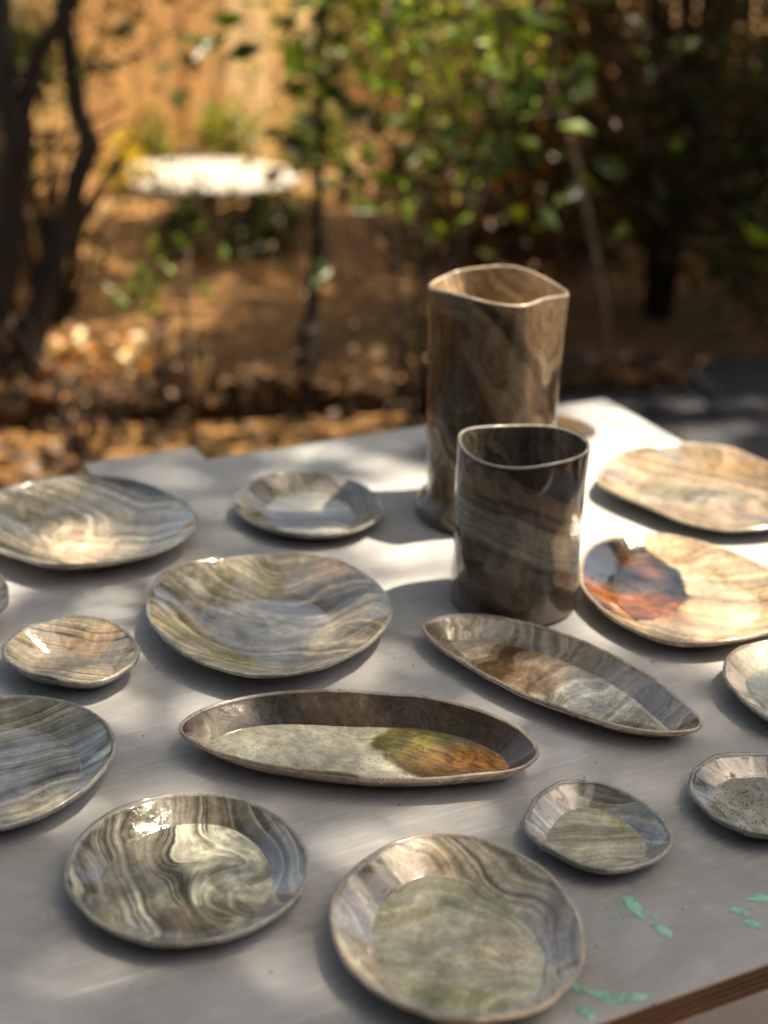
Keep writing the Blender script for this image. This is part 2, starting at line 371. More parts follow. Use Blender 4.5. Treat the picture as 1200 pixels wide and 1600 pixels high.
# ------------------------------------------------------------------ pottery
OUTLINES = {
    'p1': ((-0.3533, 1.6462), 0.029, [[-135,37],[-130,-18],[-108,-66],[-75,-98],[-49,-111],[-21,-128],[3,-133],[44,-122],[81,-105],[113,-78],[133,-41],[137,-1],[123,39],[97,78],[60,110],[21,126],[-23,129],[-72,111],[-117,78]]),
    'p2': ((-0.0929, 1.7302), 0.019, [[-87,-30],[-70,-55],[-47,-79],[-21,-93],[11,-99],[45,-91],[67,-74],[86,-50],[96,-16],[91,13],[76,47],[53,74],[22,93],[-16,100],[-48,90],[-73,68],[-90,31],[-95,-9]]),
    'p3': ((-0.1182, 1.4328), 0.029, [[-124,-29],[-110,-59],[-83,-99],[-52,-123],[-16,-142],[11,-147],[42,-137],[67,-122],[89,-97],[112,-67],[128,-31],[132,6],[120,49],[96,93],[69,119],[40,132],[15,138],[-21,130],[-62,120],[-99,100],[-122,75],[-131,34],[-129,-4]]),
    'p4': ((-0.3074, 1.3382), 0.026, [[-67,-15],[-59,-30],[-42,-48],[-24,-59],[1,-65],[23,-67],[42,-59],[57,-45],[68,-25],[70,-8],[67,9],[57,29],[42,48],[22,64],[5,68],[-18,66],[-42,56],[-60,40],[-70,19],[-71,2]]),
    'p5': ((-0.4536, 1.4563), 0.026, [[7,63],[-36,66],[-61,41],[-60,-5],[-33,-43],[3,-66],[37,-67],[57,-45],[61,-29],[58,-3],[49,21],[37,42]]),
    'p6': ((-0.3328, 1.148), 0.024, [[-58,91],[-87,66],[-100,22],[-92,-29],[-66,-73],[-34,-102],[0,-112],[25,-106],[36,-100],[51,-90],[66,-76],[79,-61],[87,-47],[95,-27],[100,-1],[100,20],[95,38],[86,55],[73,70],[57,84],[40,93],[21,100],[-1,103],[-24,100]]),
    'p7': ((-0.1497, 1.0066), 0.02, [[-85,-47],[-69,-68],[-47,-85],[-24,-96],[0,-100],[24,-97],[43,-90],[63,-76],[79,-60],[92,-40],[98,-20],[99,4],[91,31],[78,54],[59,76],[39,90],[12,100],[-21,99],[-46,90],[-66,74],[-82,55],[-93,29],[-97,2],[-96,-25]]),
    'p8': ((0.0627, 0.9379), 0.024, [[-93,-23],[-84,-49],[-70,-69],[-53,-88],[-32,-101],[-12,-108],[6,-108],[28,-105],[48,-98],[66,-86],[82,-65],[92,-45],[97,-18],[96,10],[88,36],[76,61],[58,82],[36,98],[13,109],[-15,111],[-41,103],[-64,87],[-83,60],[-93,37],[-98,5]]),
    'p9': ((-0.0165, 1.1964), 0.026, [[-162,-10],[-147,-25],[-119,-44],[-84,-58],[-33,-69],[14,-75],[56,-73],[92,-67],[126,-61],[147,-50],[159,-34],[163,-18],[156,6],[140,27],[112,48],[73,66],[33,72],[-28,72],[-74,73],[-115,62],[-144,44],[-162,23],[-167,4]]),
    'p10': ((0.1756, 1.3337), 0.02, [[-125,53],[-105,22],[-80,-7],[-52,-38],[-24,-63],[8,-87],[35,-104],[62,-114],[90,-117],[117,-111],[128,-99],[129,-83],[119,-60],[105,-25],[84,7],[62,34],[33,57],[-6,89],[-43,107],[-78,113],[-110,108],[-130,92],[-135,81]]),
    'p11': ((0.1865, 1.0759), 0.018, [[-59,-18],[-49,-33],[-36,-46],[-22,-57],[-7,-63],[11,-63],[27,-59],[42,-50],[54,-38],[61,-22],[62,-6],[57,12],[48,32],[34,49],[20,59],[3,64],[-14,65],[-32,58],[-47,43],[-58,21],[-64,-4]]),
    'p12': ((0.3389, 1.1327), 0.017, [[-66,0],[-62,-20],[-54,-38],[-43,-53],[-31,-62],[-11,-69],[16,-64],[48,-40],[65,-5],[64,32],[45,56],[17,63],[-5,61],[-22,59],[-40,51],[-56,35],[-64,15]]),
    'p13': ((0.4071, 1.3228), 0.022, [[-68,-6],[-65,-25],[-54,-51],[-40,-77],[-16,-89],[18,-79],[55,-42],[71,11],[58,59],[28,83],[-6,80],[-27,72],[-44,59],[-56,43],[-62,29],[-67,11]]),
    'p14': ((0.3328, 1.5525), 0.022, [[-116,-19],[-102,-60],[-76,-102],[-52,-124],[-27,-134],[-4,-136],[28,-129],[53,-118],[79,-101],[105,-77],[127,-29],[127,14],[110,42],[98,60],[79,84],[53,109],[26,127],[-1,140],[-30,138],[-60,127],[-89,105],[-105,70],[-116,24]]),
    'p15': ((0.4148, 1.8197), 0.022, [[-140,-20],[-126,-43],[-98,-76],[-71,-105],[-44,-126],[-15,-139],[16,-140],[48,-133],[81,-123],[117,-87],[140,-26],[127,37],[94,77],[77,107],[58,127],[28,138],[-4,142],[-43,136],[-82,117],[-109,87],[-133,44],[-145,-3]]),
}

def clay(name, stops, freq=16, ang=30, warp=0.06, wscale=7, vort=(), spots=(), speck=0.5, gloss=0.09, grain=0.5, offs=0.0, zmix=0.6, detail=6, bump=0.36, vein=0.7, vein2=1.0, sat=0.78, gam=1.22, lines=0.6, soft=0.35, direct=None, dvec=None, dots=300, edge=1.3, coat=1.0):
    """marbled stoneware under a clear glaze.  freq: bands per metre, ang: band direction,
    vort: (x, y, turn, radius) swirls, spots: (x, y, rx, ry, rot, colour, strength) clay patches or painted shade"""
    N = NT(name); p0 = obj_coord(N); p = p0
    for (x, y, turn, rad) in vort:
        r = N.vmath('LENGTH', N.vmath('MULTIPLY', N.vmath('SUBTRACT', p, (x, y, 0)), (1, 1, 0.3)))
        fall = N.math('EXPONENT', N.math('MULTIPLY', N.math('POWER', N.math('DIVIDE', r, rad), 2.0), -1.0))
        vr = N.n('ShaderNodeVectorRotate', rotation_type='AXIS_ANGLE'); N.put(vr.inputs['Vector'], p)
        vr.inputs['Center'].default_value = (x, y, 0); vr.inputs['Axis'].default_value = (0, 0, 1)
        N.put(vr.inputs['Angle'], N.math('MULTIPLY', fall, turn)); p = vr.outputs[0]
    w1 = N.vmath('SUBTRACT', N.noise(N.vmath('ADD', p, (offs, offs*0.7, 0)), wscale, 2, 0.5, color=True), (0.5, 0.5, 0.5))
    p = N.vmath('ADD', p, N.vmath('SCALE', w1, scale=warp*2))
    w2 = N.vmath('SUBTRACT', N.noise(p, wscale*5, 3, 0.6, color=True), (0.5, 0.5, 0.5))
    p = N.vmath('ADD', p, N.vmath('SCALE', w2, scale=warp*0.16))
    a = R(ang)
    t = N.math('ADD', N.vmath('DOT_PRODUCT', p, (math.cos(a), math.sin(a), zmix)), offs)
    fac = N.noise(None, freq, detail, 0.62, dim='1D', w=t)
    if direct:                                     # explicit bands along t instead of random ones
        t = N.vmath('DOT_PRODUCT', p, dvec)
        fac = N.math('DIVIDE', N.math('SUBTRACT', t, direct[0]), direct[1]-direct[0])
    c = N.ramp(fac, stops)
    v1 = N.math('ABSOLUTE', N.math('SUBTRACT', N.noise(None, freq*1.9, 5, 0.6, dim='1D', w=N.math('ADD', t, 11.3)), 0.5))
    v2 = N.math('ABSOLUTE', N.math('SUBTRACT', N.noise(None, freq*3.7, 4, 0.6, dim='1D', w=N.math('ADD', t, 5.7)), 0.52))
    patchy = N.sstep(N.noise(p0, 14, 3), 0.40, 0.62)
    c = N.mix(N.math('MULTIPLY', N.math('MULTIPLY', N.sstep(v1, 0.035, 0.004), patchy), vein), c, N.mix(1, c, (0.22, 0.20, 0.18), 'MULTIPLY'))
    c = N.mix(N.math('MULTIPLY', N.sstep(v2, 0.03, 0.004), vein*0.6*vein2), c, N.mix(1, c, (1.7, 1.68, 1.6), 'MULTIPLY'))
    fl = N.noise(None, freq*11, 4, 0.65, dim='1D', w=t)
    c = N.mix(lines, c, N.mix(1, c, N.ramp(fl, [(0.36, (0.42, 0.40, 0.37)), (0.48, (0.95, 0.95, 0.95)), (0.56, (1.1, 1.1, 1.1)), (0.66, (1.75, 1.72, 1.65))]), 'MULTIPLY'))
    for (x, y, rx, ry, rot, col, k, *sf) in spots:
        sw = sf[0] if sf else soft
        mp = N.n('ShaderNodeMapping', vector_type='TEXTURE'); N.put(mp.inputs['Vector'], p0)
        mp.inputs['Location'].default_value = (x, y, 0); mp.inputs['Rotation'].default_value = (0, 0, R(rot)); mp.inputs['Scale'].default_value = (rx, ry, 0.4)
        r = N.math('ADD', N.vmath('LENGTH', mp.outputs[0]), N.math('MULTIPLY', N.math('SUBTRACT', N.noise(p, 24, 7, 0.7), 0.5), edge))
        cc = N.mix(0.85, col, N.mix(1, col, N.ramp(N.math('ADD', N.math('MULTIPLY', N.noise(p, 38, 6, 0.7), 0.65), N.math('MULTIPLY', fl, 0.35)), [(0.36, (0.3, 0.28, 0.25)), (0.5, (1, 1, 1)), (0.62, (2.0, 1.95, 1.85))]), 'MULTIPLY'))
        c = N.mix(N.math('MULTIPLY', N.sstep(r, 0.975+sw/2, 0.975-sw/2), k), c, cc)
    g = N.noise(p0, 120, 5, 0.7); g2 = N.noise(p0, 24, 4, 0.6)
    c = N.mix(grain, c, N.mix(1, c, N.ramp(g, [(0.3, (0.35, 0.33, 0.3)), (0.5, (1, 1, 1)), (0.75, (1.6, 1.6, 1.55))]), 'MULTIPLY'))
    c = N.mix(0.6, c, N.mix(1, c, N.ramp(g2, [(0.3, (0.5, 0.49, 0.46)), (0.7, (1.4, 1.39, 1.35))]), 'MULTIPLY'))
    vo = N.n('ShaderNodeTexVoronoi'); N.put(vo.inputs['Vector'], p0); vo.inputs['Scale'].default_value = dots
    sp = N.math('MULTIPLY', N.sstep(vo.outputs['Distance'], 0.30, 0.18), N.sstep(N.noise(p0, 30, 3), 0.62-0.2*speck, 0.72-0.2*speck))
    c = N.mix(N.math('MULTIPLY', sp, min(1, 0.35+speck*0.6)), c, (0.03, 0.027, 0.022))
    hs = N.n('ShaderNodeHueSaturation'); hs.inputs['Saturation'].default_value = sat; N.put(hs.inputs['Color'], c)
    gm = N.n('ShaderNodeGamma'); gm.inputs['Gamma'].default_value = gam; N.put(gm.inputs['Color'], hs.outputs[0])
    c = N.mix(1.0, gm.outputs[0], (1.25 if gam > 1 else 1.0,)*3, 'MULTIPLY')
    u = N.math('ADD', N.noise(p0, 55, 3, 0.5), N.math('MULTIPLY', N.noise(p0, 130, 2, 0.5), 0.35)); u2 = N.noise(p0, 330, 2, 0.5)
    h = N.math('ADD', u, N.math('ADD', N.math('MULTIPLY', N.math('ADD', u2, N.math('MULTIPLY', g, 1.2)), 0.13), N.math('MULTIPLY', fac, 0.35)))
    rough = N.math('ADD', gloss, N.math('MULTIPLY', N.sstep(g, 0.45, 0.8), 0.22))
    return N.done(N.principled(c, rough, N.bump(h, bump, 0.0022), Coat_Weight=coat, Coat_Roughness=0.04, Coat_IOR=1.75))

def spline(pts, n, smooth=8):
    """closed Catmull-Rom curve resampled evenly by length"""
    P = np.array(pts, float)/1000; m = len(P); dense = []
    for i in range(m):
        a, b, c, d = P[i-1], P[i], P[(i+1) % m], P[(i+2) % m]
        for t in np.linspace(0, 1, 24, endpoint=False):
            dense.append(0.5*((2*b)+(-a+c)*t+(2*a-5*b+4*c-d)*t*t+(-a+3*b-3*c+d)*t**3))
    D = np.array(dense)
    if (D[:, 0]*np.roll(D[:, 1], -1)-np.roll(D[:, 0], -1)*D[:, 1]).sum() < 0: D = D[::-1]
    for _ in range(smooth): D = (np.roll(D, 4, 0)+2*D+np.roll(D, -4, 0))/4
    E = np.concatenate([D, D[:1]]); L = np.concatenate([[0], np.cumsum(np.linalg.norm(np.diff(E, axis=0), axis=1))])
    w = np.arange(n)/n*L[-1]
    return np.stack([np.interp(w, L, E[:, 0]), np.interp(w, L, E[:, 1])], 1)

def split_parts(rings, n, loc, name, parts):
    """rings: list of (n,3) arrays from the inner centre round the lip to the underside.
    parts: (part name, first ring, last ring, material).  Normals come from the whole body, so no seam shows."""
    V = np.concatenate(rings); m = len(rings); F = []
    for k in range(m-1):
        for i in range(n): F.append((k*n+i, k*n+(i+1) % n, (k+1)*n+(i+1) % n, (k+1)*n+i))
    F = np.array(F)
    # area-weighted vertex normals; the stacked ring k=0 and the last ring are the two centres
    fn = np.cross(V[F[:, 2]]-V[F[:, 0]], V[F[:, 3]]-V[F[:, 1]])
    vn = np.zeros_like(V)
    for c in range(4): np.add.at(vn, F[:, c], fn)
    for k in (0, m-1): vn[k*n:(k+1)*n] = vn[k*n:(k+1)*n].sum(0)
    vn /= np.maximum(np.linalg.norm(vn, axis=1), 1e-12)[:, None]
    root = empty(name, loc)
    flip = vn[0][2] < 0
    for (pn, k0, k1, mat) in parts:
        vs = V[k0*n:(k1+1)*n]; ns = vn[k0*n:(k1+1)*n]
        fs = F[k0*n:k1*n]-k0*n
        if flip: fs = fs[:, ::-1]
        o = mesh_obj(pn, vs.tolist(), fs.tolist(), mat, root)
        o.data.normals_split_custom_set_from_vertices((-ns if flip else ns).tolist())
    return root

def plate(key, label, name, cat, mats, w=0.03, curve=1.1, t=0.0038, outline=None, seed=0, smooth=18, zf=0.0055, crease=0.0010, lump=0.0008):
    """w: width of the sloping wall; the floor is the mouth outline moved inwards by w"""
    (cx, cy), h, pts = OUTLINES[key] if outline is None else outline
    n = 120; O = spline(pts, n, smooth)
    tg = np.roll(O, -3, 0)-np.roll(O, 3, 0); U = np.stack([tg[:, 1], -tg[:, 0]], 1); U /= np.linalg.norm(U, axis=1)[:, None]
    for _ in range(4): U = np.roll(U, 1, 0)+U+np.roll(U, -1, 0); U /= np.linalg.norm(U, axis=1)[:, None]
    rs = np.random.default_rng(seed+5); ph = rs.uniform(0, 6.28, 8); T = np.arctan2(O[:, 1], O[:, 0])
    wob = 0.05*np.sin(2*T+ph[0]) + 0.035*np.sin(3*T+ph[1]) + 0.025*np.sin(5*T+ph[2]) + 0.008*np.sin(9*T+ph[3]) + 0.004*np.sin(17*T+ph[6])
    H = h*(1+wob)
    O = O + U*(0.0003*np.sin(11*T+ph[7])+0.0002*np.sin(23*T+ph[6]))[:, None]
    wv = w*(1 + 0.07*np.sin(2*T+ph[4]) + 0.05*np.sin(3*T+ph[5]))
    F = O - U*wv[:, None]
    for _ in range(8): F = (np.roll(F, 1, 0)+2*F+np.roll(F, -1, 0))/4
    Fc = F.mean(0)
    rings = []
    def ring(xy, zz, jit=0.0):
        zz = np.broadcast_to(np.asarray(zz, float), (n,)).copy()
        if jit:
            for i in range(n):
                zz[i] += jit*mnoise.noise((xy[i, 0]*26+seed, xy[i, 1]*26, seed*1.7)) + jit*0.35*mnoise.noise((xy[i, 0]*80, xy[i, 1]*80+seed, 2))
        rings.append(np.column_stack([xy, zz]))
    lerp = lambda k, d=0.0: F + (O-F)*k - U*d
    for q in (0.0, 0.2, 0.4, 0.6, 0.78, 0.90, 0.955): ring(Fc+(F-Fc)*q, zf, 0.0004 if q else 0)
    ring(Fc+(F-Fc)*0.985, zf-crease*0.4); ring(F, zf-crease*0.2)
    k_well = len(rings)-1
    for k in np.linspace(0.05, 1, 12):
        ring(lerp(k, t*k), zf+(H-zf)*k**curve, lump*math.sin(math.pi*k)**0.6 if k < 1 else 0)
    k_wall = len(rings)-1
    for a in (40, 80, 120, 160): ring(O - U*(t*0.5+t*0.5*math.cos(R(a))), H+t*0.5*math.sin(R(a)))
    ring(O, H-t*0.25)
    k_rim = len(rings)-1
    for k in (0.985, 0.96, 0.92, 0.86, 0.78, 0.68, 0.55, 0.4, 0.2, 0.0):
        ring(lerp(k, 0.002*(1-k)), np.maximum(0.0018, (H-t*0.5)*(0.62*k+0.38*k**2.4)), lump*0.8*k)
    ring(Fc+(F-Fc)*0.93, 0.0003); ring(Fc+(F-Fc)*0.5, 0.0003); ring(Fc+(F-Fc)*0.0, 0.0003)
    root = split_parts(rings, n, (cx, cy, ZT), name,
                       [('well', 0, k_well, mats[0]), ('wall', k_well, k_wall, mats[1]), ('rim', k_wall, k_rim, mats[2]), ('underside', k_rim, len(rings)-1, mats[3])])
    return tag(root, label, cat)

# clay colours
SAGE = (0.31, 0.30, 0.235); PALE = (0.54, 0.50, 0.395); TAUPE = (0.175, 0.145, 0.112); DARK = (0.055, 0.048, 0.04)
TANC = (0.44, 0.33, 0.22); BRN = (0.15, 0.085, 0.045); GREY = (0.245, 0.238, 0.212); CREAM = (0.58, 0.46, 0.32)
PEACH = (0.56, 0.40, 0.28); UMB = (0.075, 0.045, 0.027); OLV = (0.16, 0.16, 0.06); CHAR = (0.025, 0.025, 0.027)
def st(*cols):
    k = len(cols); return [(0.35 + 0.30*i/(k-1), c) for i, c in enumerate(cols)]
def rimclay(name, col=(0.34, 0.31, 0.26)):
    return clay(name, st(tuple(c*0.55 for c in col), col, tuple(c*1.25 for c in col)), 14, 20, 0.05, speck=0.6, gloss=0.2, grain=0.35, vein=0.1, lines=0.1, bump=0.15)
RIM_G = rimclay('rim_grey', (0.28, 0.27, 0.235)); RIM_T = rimclay('rim_tan', (0.40, 0.32, 0.24)); RIM_D = rimclay('rim_dark', (0.17, 0.15, 0.13))
UND_G = clay('under_grey', st(TAUPE, GREY, (0.33, 0.32, 0.28)), 22, 80, gloss=0.3); UND_T = clay('under_tan', st(TANC, PEACH, CREAM), 14, 80, gloss=0.35, grain=0.15)

PG = 'marbled pottery laid out on the table'
c = clay('clay_strata_olive', st(DARK, TAUPE, SAGE, PALE, TANC, TAUPE), 15, 68, 0.05, 6, vort=((-0.03, 0.02, 1.4, 0.06),), spots=((0.0, -0.012, 0.072, 0.060, 0, (0.50, 0.38, 0.28), 0.75, 0.25), (-0.06, 0.06, 0.05, 0.035, 20, OLV, 0.45), (0.0, -0.11, 0.12, 0.03, 0, (0.5, 0.38, 0.26), 0.5)), offs=3.1)
plate('p1', 'large olive and tan marbled plate at the far left, cut by the picture edge', 'plate', 'plate', (c, c, RIM_G, UND_T), 0.058, 1.3, seed=1, crease=0.0006)
c = clay('clay_brown_floor', st(TAUPE, GREY, SAGE, PALE, GREY, BRN), 12, 95, 0.05, 6, spots=((0.02, -0.03, 0.07, 0.010, -6, BRN, 0.75),), offs=1.3)
cw = clay('clay_taupe_wall', st(TAUPE, (0.24, 0.22, 0.17), GREY), 12, 20, 0.05, offs=5.0)
plate('p2', 'small round plate with a brown streak across its floor, near the back edge', 'plate', 'plate', (c, cw, RIM_G, UND_G), 0.033, 1.05, seed=2)
c = clay('clay_wide_strata', st(DARK, TAUPE, (0.33, 0.29, 0.22), (0.20, 0.18, 0.14), (0.42, 0.38, 0.29), (0.24, 0.20, 0.15), PALE, TAUPE), 13, 62, 0.075, 5, vort=((0.03, 0.06, -0.9, 0.09),), spots=((0.06, 0.045, 0.06, 0.014, 12, DARK, 0.7), (-0.04, 0.075, 0.05, 0.03, -20, OLV, 0.35), (0.06, 0.115, 0.03, 0.02, -40, (0.26, 0.16, 0.09), 0.6, 1.0), (0.0, -0.01, 0.07, 0.066, 0, (0.40, 0.37, 0.29), 0.4, 0.5)), offs=8.4)
plate('p3', 'large shallow plate with flowing grey and tan layers, left of the centre', 'plate', 'plate', (c, c, RIM_G, UND_G), 0.062, 1.3, seed=3, crease=0.0, lump=0.0018)
c = clay('clay_fine_lines', st(DARK, TAUPE, PALE, TANC, PALE, TAUPE), 26, 80, 0.03, 6, spots=((0.015, 0.04, 0.035, 0.018, 20, (0.55, 0.36, 0.2), 0.6),), offs=2.2)
plate('p4', 'small striped bowl with a tan patch on its back wall, whole, at the left', 'bowl', 'bowl', (c, c, RIM_G, UND_G), 0.03, 1.05, seed=4)
c5 = clay('clay_edge_bowl', st(DARK, TAUPE, GREY, TANC, PALE), 20, 50, 0.04, offs=6.6)
plate('p5', 'small dark rimmed bowl of which only a sliver shows at the left edge', 'bowl', 'bowl', (c5, c5, RIM_D, UND_G), 0.03, 1.05, seed=5)
c = clay('clay_slate_grey', st((0.10, 0.105, 0.10), GREY, (0.28, 0.285, 0.265), GREY, (0.35, 0.34, 0.27)), 9, 118, 0.05, 5, spots=((0.03, -0.07, 0.09, 0.03, 25, (0.38, 0.35, 0.26), 0.65), (0.02, -0.02, 0.10, 0.012, 38, (0.12, 0.12, 0.115), 0.65)), offs=4.9, grain=0.4, vein=0.35)
plate('p6', 'slate grey plate with a sandy front, cut by the left picture edge', 'plate', 'plate', (c, c, RIM_G, UND_G), 0.03, 1.05, seed=6)
STR = [(0.25, TAUPE), (0.38, (0.25, 0.23, 0.18)), (0.46, (0.36, 0.35, 0.27)), (0.49, DARK), (0.53, (0.58, 0.57, 0.47)), (0.57, TAUPE), (0.64, (0.52, 0.53, 0.43)), (0.78, (0.44, 0.45, 0.37))]
kw = dict(vort=((0.042, 0.0, 2.0, 0.036), (0.05, -0.05, -1.6, 0.02)), offs=7.55)
SP7 = ((0.045, 0.022, 0.052, 0.055, 0, (0.46, 0.47, 0.38), 0.8), (0.03, 0.0, 0.014, 0.022, 20, (0.14, 0.125, 0.10), 0.7), (0.055, 0.004, 0.032, 0.022, 10, (0.27, 0.28, 0.26), 0.7), (0.012, -0.055, 0.03, 0.022, 0, (0.17, 0.13, 0.10), 0.75), (-0.06, 0.015, 0.032, 0.055, -18, (0.25, 0.23, 0.19), 0.7))
c = clay('clay_swirl', STR, 11, 12, 0.035, 7, spots=SP7, speck=0.25, **kw, edge=0.7, lines=0.45)
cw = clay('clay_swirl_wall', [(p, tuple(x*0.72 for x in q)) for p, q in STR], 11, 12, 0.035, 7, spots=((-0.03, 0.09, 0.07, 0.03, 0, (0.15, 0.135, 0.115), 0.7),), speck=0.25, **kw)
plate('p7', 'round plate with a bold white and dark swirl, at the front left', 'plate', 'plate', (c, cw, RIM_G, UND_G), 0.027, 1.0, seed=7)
c = clay('clay_moss', st((0.25, 0.25, 0.20), (0.36, 0.36, 0.30), (0.47, 0.46, 0.39), (0.38, 0.385, 0.30), (0.52, 0.49, 0.40)), 10, 75, 0.07, 9, spots=((0.03, 0.05, 0.05, 0.02, -20, (0.20, 0.21, 0.12), 0.45), (-0.05, 0.03, 0.04, 0.012, 0, (0.40, 0.36, 0.18), 0.45), (-0.01, -0.06, 0.05, 0.012, -10, (0.33, 0.35, 0.14), 0.45), (0.04, -0.01, 0.045, 0.012, 8, (0.45, 0.39, 0.26), 0.5)), offs=9.2, grain=0.45, vein=0.12, lines=0.25)
cw = clay('clay_beige_wall', st(TAUPE, (0.36, 0.32, 0.26), PALE, (0.44, 0.39, 0.31)), 12, 20, 0.05, spots=((-0.065, 0.068, 0.028, 0.014, -25, (0.07, 0.05, 0.04), 0.85), (-0.02, 0.085, 0.03, 0.016, 0, (0.46, 0.30, 0.17), 0.6), (0.085, 0.0, 0.02, 0.045, 0, (0.18, 0.14, 0.105), 0.75)), offs=1.9, vein=0.35)
plate('p8', 'large sage green floored plate with beige wall, nearest to the camera', 'plate', 'plate', (c, cw, RIM_T, UND_G), 0.031, 1.0, seed=8)
c = clay('clay_pale_shade', st((0.29, 0.285, 0.25), (0.40, 0.395, 0.335), (0.49, 0.48, 0.41), (0.55, 0.53, 0.45)), 8, 60, 0.06, 8, spots=((0.098, 0.005, 0.088, 0.062, -14, (0.040, 0.028, 0.011), 0.95), (0.05, 0.020, 0.045, 0.03, -22, (0.17, 0.15, 0.03), 0.7, 1.3), (0.10, -0.012, 0.05, 0.024, -5, (0.30, 0.125, 0.025), 0.6, 1.5)), offs=5.3, vein=0.12, edge=0.6, soft=0.15, lines=0.2, sat=0.95)  # dark right half of the floor is painted-in shade and reflections
cw = clay('clay_shaded_wall', st((0.03, 0.018, 0.011), (0.065, 0.038, 0.021), (0.11, 0.066, 0.038), (0.035, 0.02, 0.013)), 10, 10, 0.07, 8, spots=((-0.10, 0.04, 0.05, 0.012, 20, CHAR, 0.6), (-0.13, 0.0, 0.028, 0.03, 0, (0.40, 0.35, 0.27), 0.75), (0.09, 0.045, 0.085, 0.04, -16, (0.028, 0.017, 0.011), 0.75)), offs=2.7, vein=0.2, lines=0.25, coat=0.3, gloss=0.2, sat=0.95, gam=1.0)  # dark wall colour stands in for shade and mirrored trees
plate('p9', 'long oval dish, pale floored, with dark shade painted on walls and floor', 'oval_dish', 'dish', (c, cw, RIM_T, UND_T), 0.026, 0.95, seed=9)
c = clay('clay_cream_brown', st(BRN, TANC, (0.42, 0.35, 0.26), (0.36, 0.345, 0.28), SAGE), 8, -40, 0.07, 8, spots=((0.03, -0.035, 0.075, 0.034, -38, (0.30, 0.305, 0.265), 0.85), (-0.085, 0.065, 0.03, 0.022, -30, (0.5, 0.42, 0.30), 0.6), (-0.025, 0.005, 0.035, 0.026, -40, (0.16, 0.09, 0.05), 0.7), (0.07, -0.085, 0.022, 0.012, -20, (0.11, 0.10, 0.085), 0.7)), offs=6.1, vein=0.25, edge=0.8, lines=0.4)
cw = clay('clay_brown_wall', st(TAUPE, (0.24, 0.185, 0.13), (0.30, 0.26, 0.20), TAUPE), 9, -40, 0.07, 8, spots=((-0.04, 0.05, 0.05, 0.03, -35, (0.12, 0.07, 0.04), 0.75), (-0.09, 0.095, 0.03, 0.02, 0, (0.28, 0.26, 0.12), 0.5), (0.06, 0.0, 0.08, 0.02, -42, (0.17, 0.16, 0.125), 0.6)), offs=3.3, vein=0.3)
plate('p10', 'long oval dish lying aslant in front of the short vase, brown and cream', 'oval_dish', 'dish', (c, cw, RIM_T, UND_T), 0.027, 1.05, seed=10)
c = clay('clay_grey_small', st((0.15, 0.15, 0.135), GREY, (0.33, 0.325, 0.285), GREY), 16, 95, 0.03, 8, spots=((0.03, 0.012, 0.03, 0.010, -50, (0.38, 0.39, 0.15), 0.3, 1.4),), offs=1.1, grain=0.4, vein=0.35, lines=0.25)
cw = clay('clay_grey_small_wall', st(TAUPE, GREY, (0.3, 0.29, 0.25)), 14, 60, 0.04, spots=((-0.01, 0.055, 0.06, 0.018, 0, (0.13, 0.105, 0.08), 0.6),), offs=4.0)
plate('p11', 'small plain grey plate between the sage floored plate and the speckled one', 'plate', 'plate', (c, cw, RIM_G, UND_G), 0.021, 1.1, seed=11, lump=0.0016)
c = clay('clay_speckled', st(GREY, (0.36, 0.355, 0.31), (0.42, 0.41, 0.36)), 9, 30, 0.06, speck=1.9, grain=0.55, offs=2.9, dots=250, vein=0.1, lines=0.25)
cw = clay('clay_speckled_wall', st(DARK, GREY, (0.33, 0.32, 0.27), TAUPE), 16, 40, 0.05, speck=1.5, dots=260, spots=((-0.035, 0.04, 0.016, 0.02, 0, (0.40, 0.31, 0.22), 0.6), (0.02, 0.055, 0.04, 0.014, 0, (0.08, 0.075, 0.065), 0.7)), offs=5.7)
plate('p12', 'small pale plate peppered with black specks, cut by the right picture edge', 'plate', 'plate', (c, cw, RIM_G, UND_G), 0.022, 1.1, seed=12)
c = clay('clay_celadon', st((0.33, 0.34, 0.28), (0.42, 0.43, 0.35), (0.46, 0.45, 0.37)), 7, 60, 0.05, offs=0.8, vein=0.1, lines=0.25)
cw = clay('clay_sand_wall', st((0.36, 0.31, 0.24), (0.46, 0.39, 0.29), (0.5, 0.44, 0.35)), 14, 30, 0.05, offs=1.8, vein=0.15, lines=0.25)
plate('p13', 'sand coloured plate with a pale green floor, cut by the right picture edge', 'plate', 'plate', (c, cw, RIM_T, UND_G), 0.026, 1.05, seed=13)
OUTLINES['p14'] = ((0.334, 1.5238), OUTLINES['p14'][1], OUTLINES['p14'][2])
SP14 = ((-0.078, 0.038, 0.092, 0.100, 8, (0.012, 0.008, 0.006), 1.0), (-0.065, -0.018, 0.085, 0.032, -12, (0.24, 0.085, 0.018), 0.85, 1.3), (-0.05, 0.022, 0.035, 0.016, 10, (0.08, 0.068, 0.048), 0.6, 1.2), (-0.03, 0.075, 0.018, 0.035, 25, (0.14, 0.06, 0.03), 0.6, 1.3), (0.045, 0.055, 0.016, 0.022, 0, (0.20, 0.19, 0.09), 0.5))  # dark and rust spots paint in a shaded, reflecting area
c = clay('clay_cream_shade', st((0.25, 0.185, 0.12), (0.37, 0.29, 0.20), (0.43, 0.35, 0.25), (0.31, 0.235, 0.16)), 13, 80, 0.05, 6, spots=SP14, offs=3.7, speck=0.2, vein=0.2, edge=0.3, soft=0.07, lines=0.25, sat=0.95)
plate('p14', 'cream plate with painted dark shade and rust reflections, beside the short vase', 'plate', 'plate', (c, c, RIM_T, UND_T), 0.038, 1.2, seed=14, smooth=26)
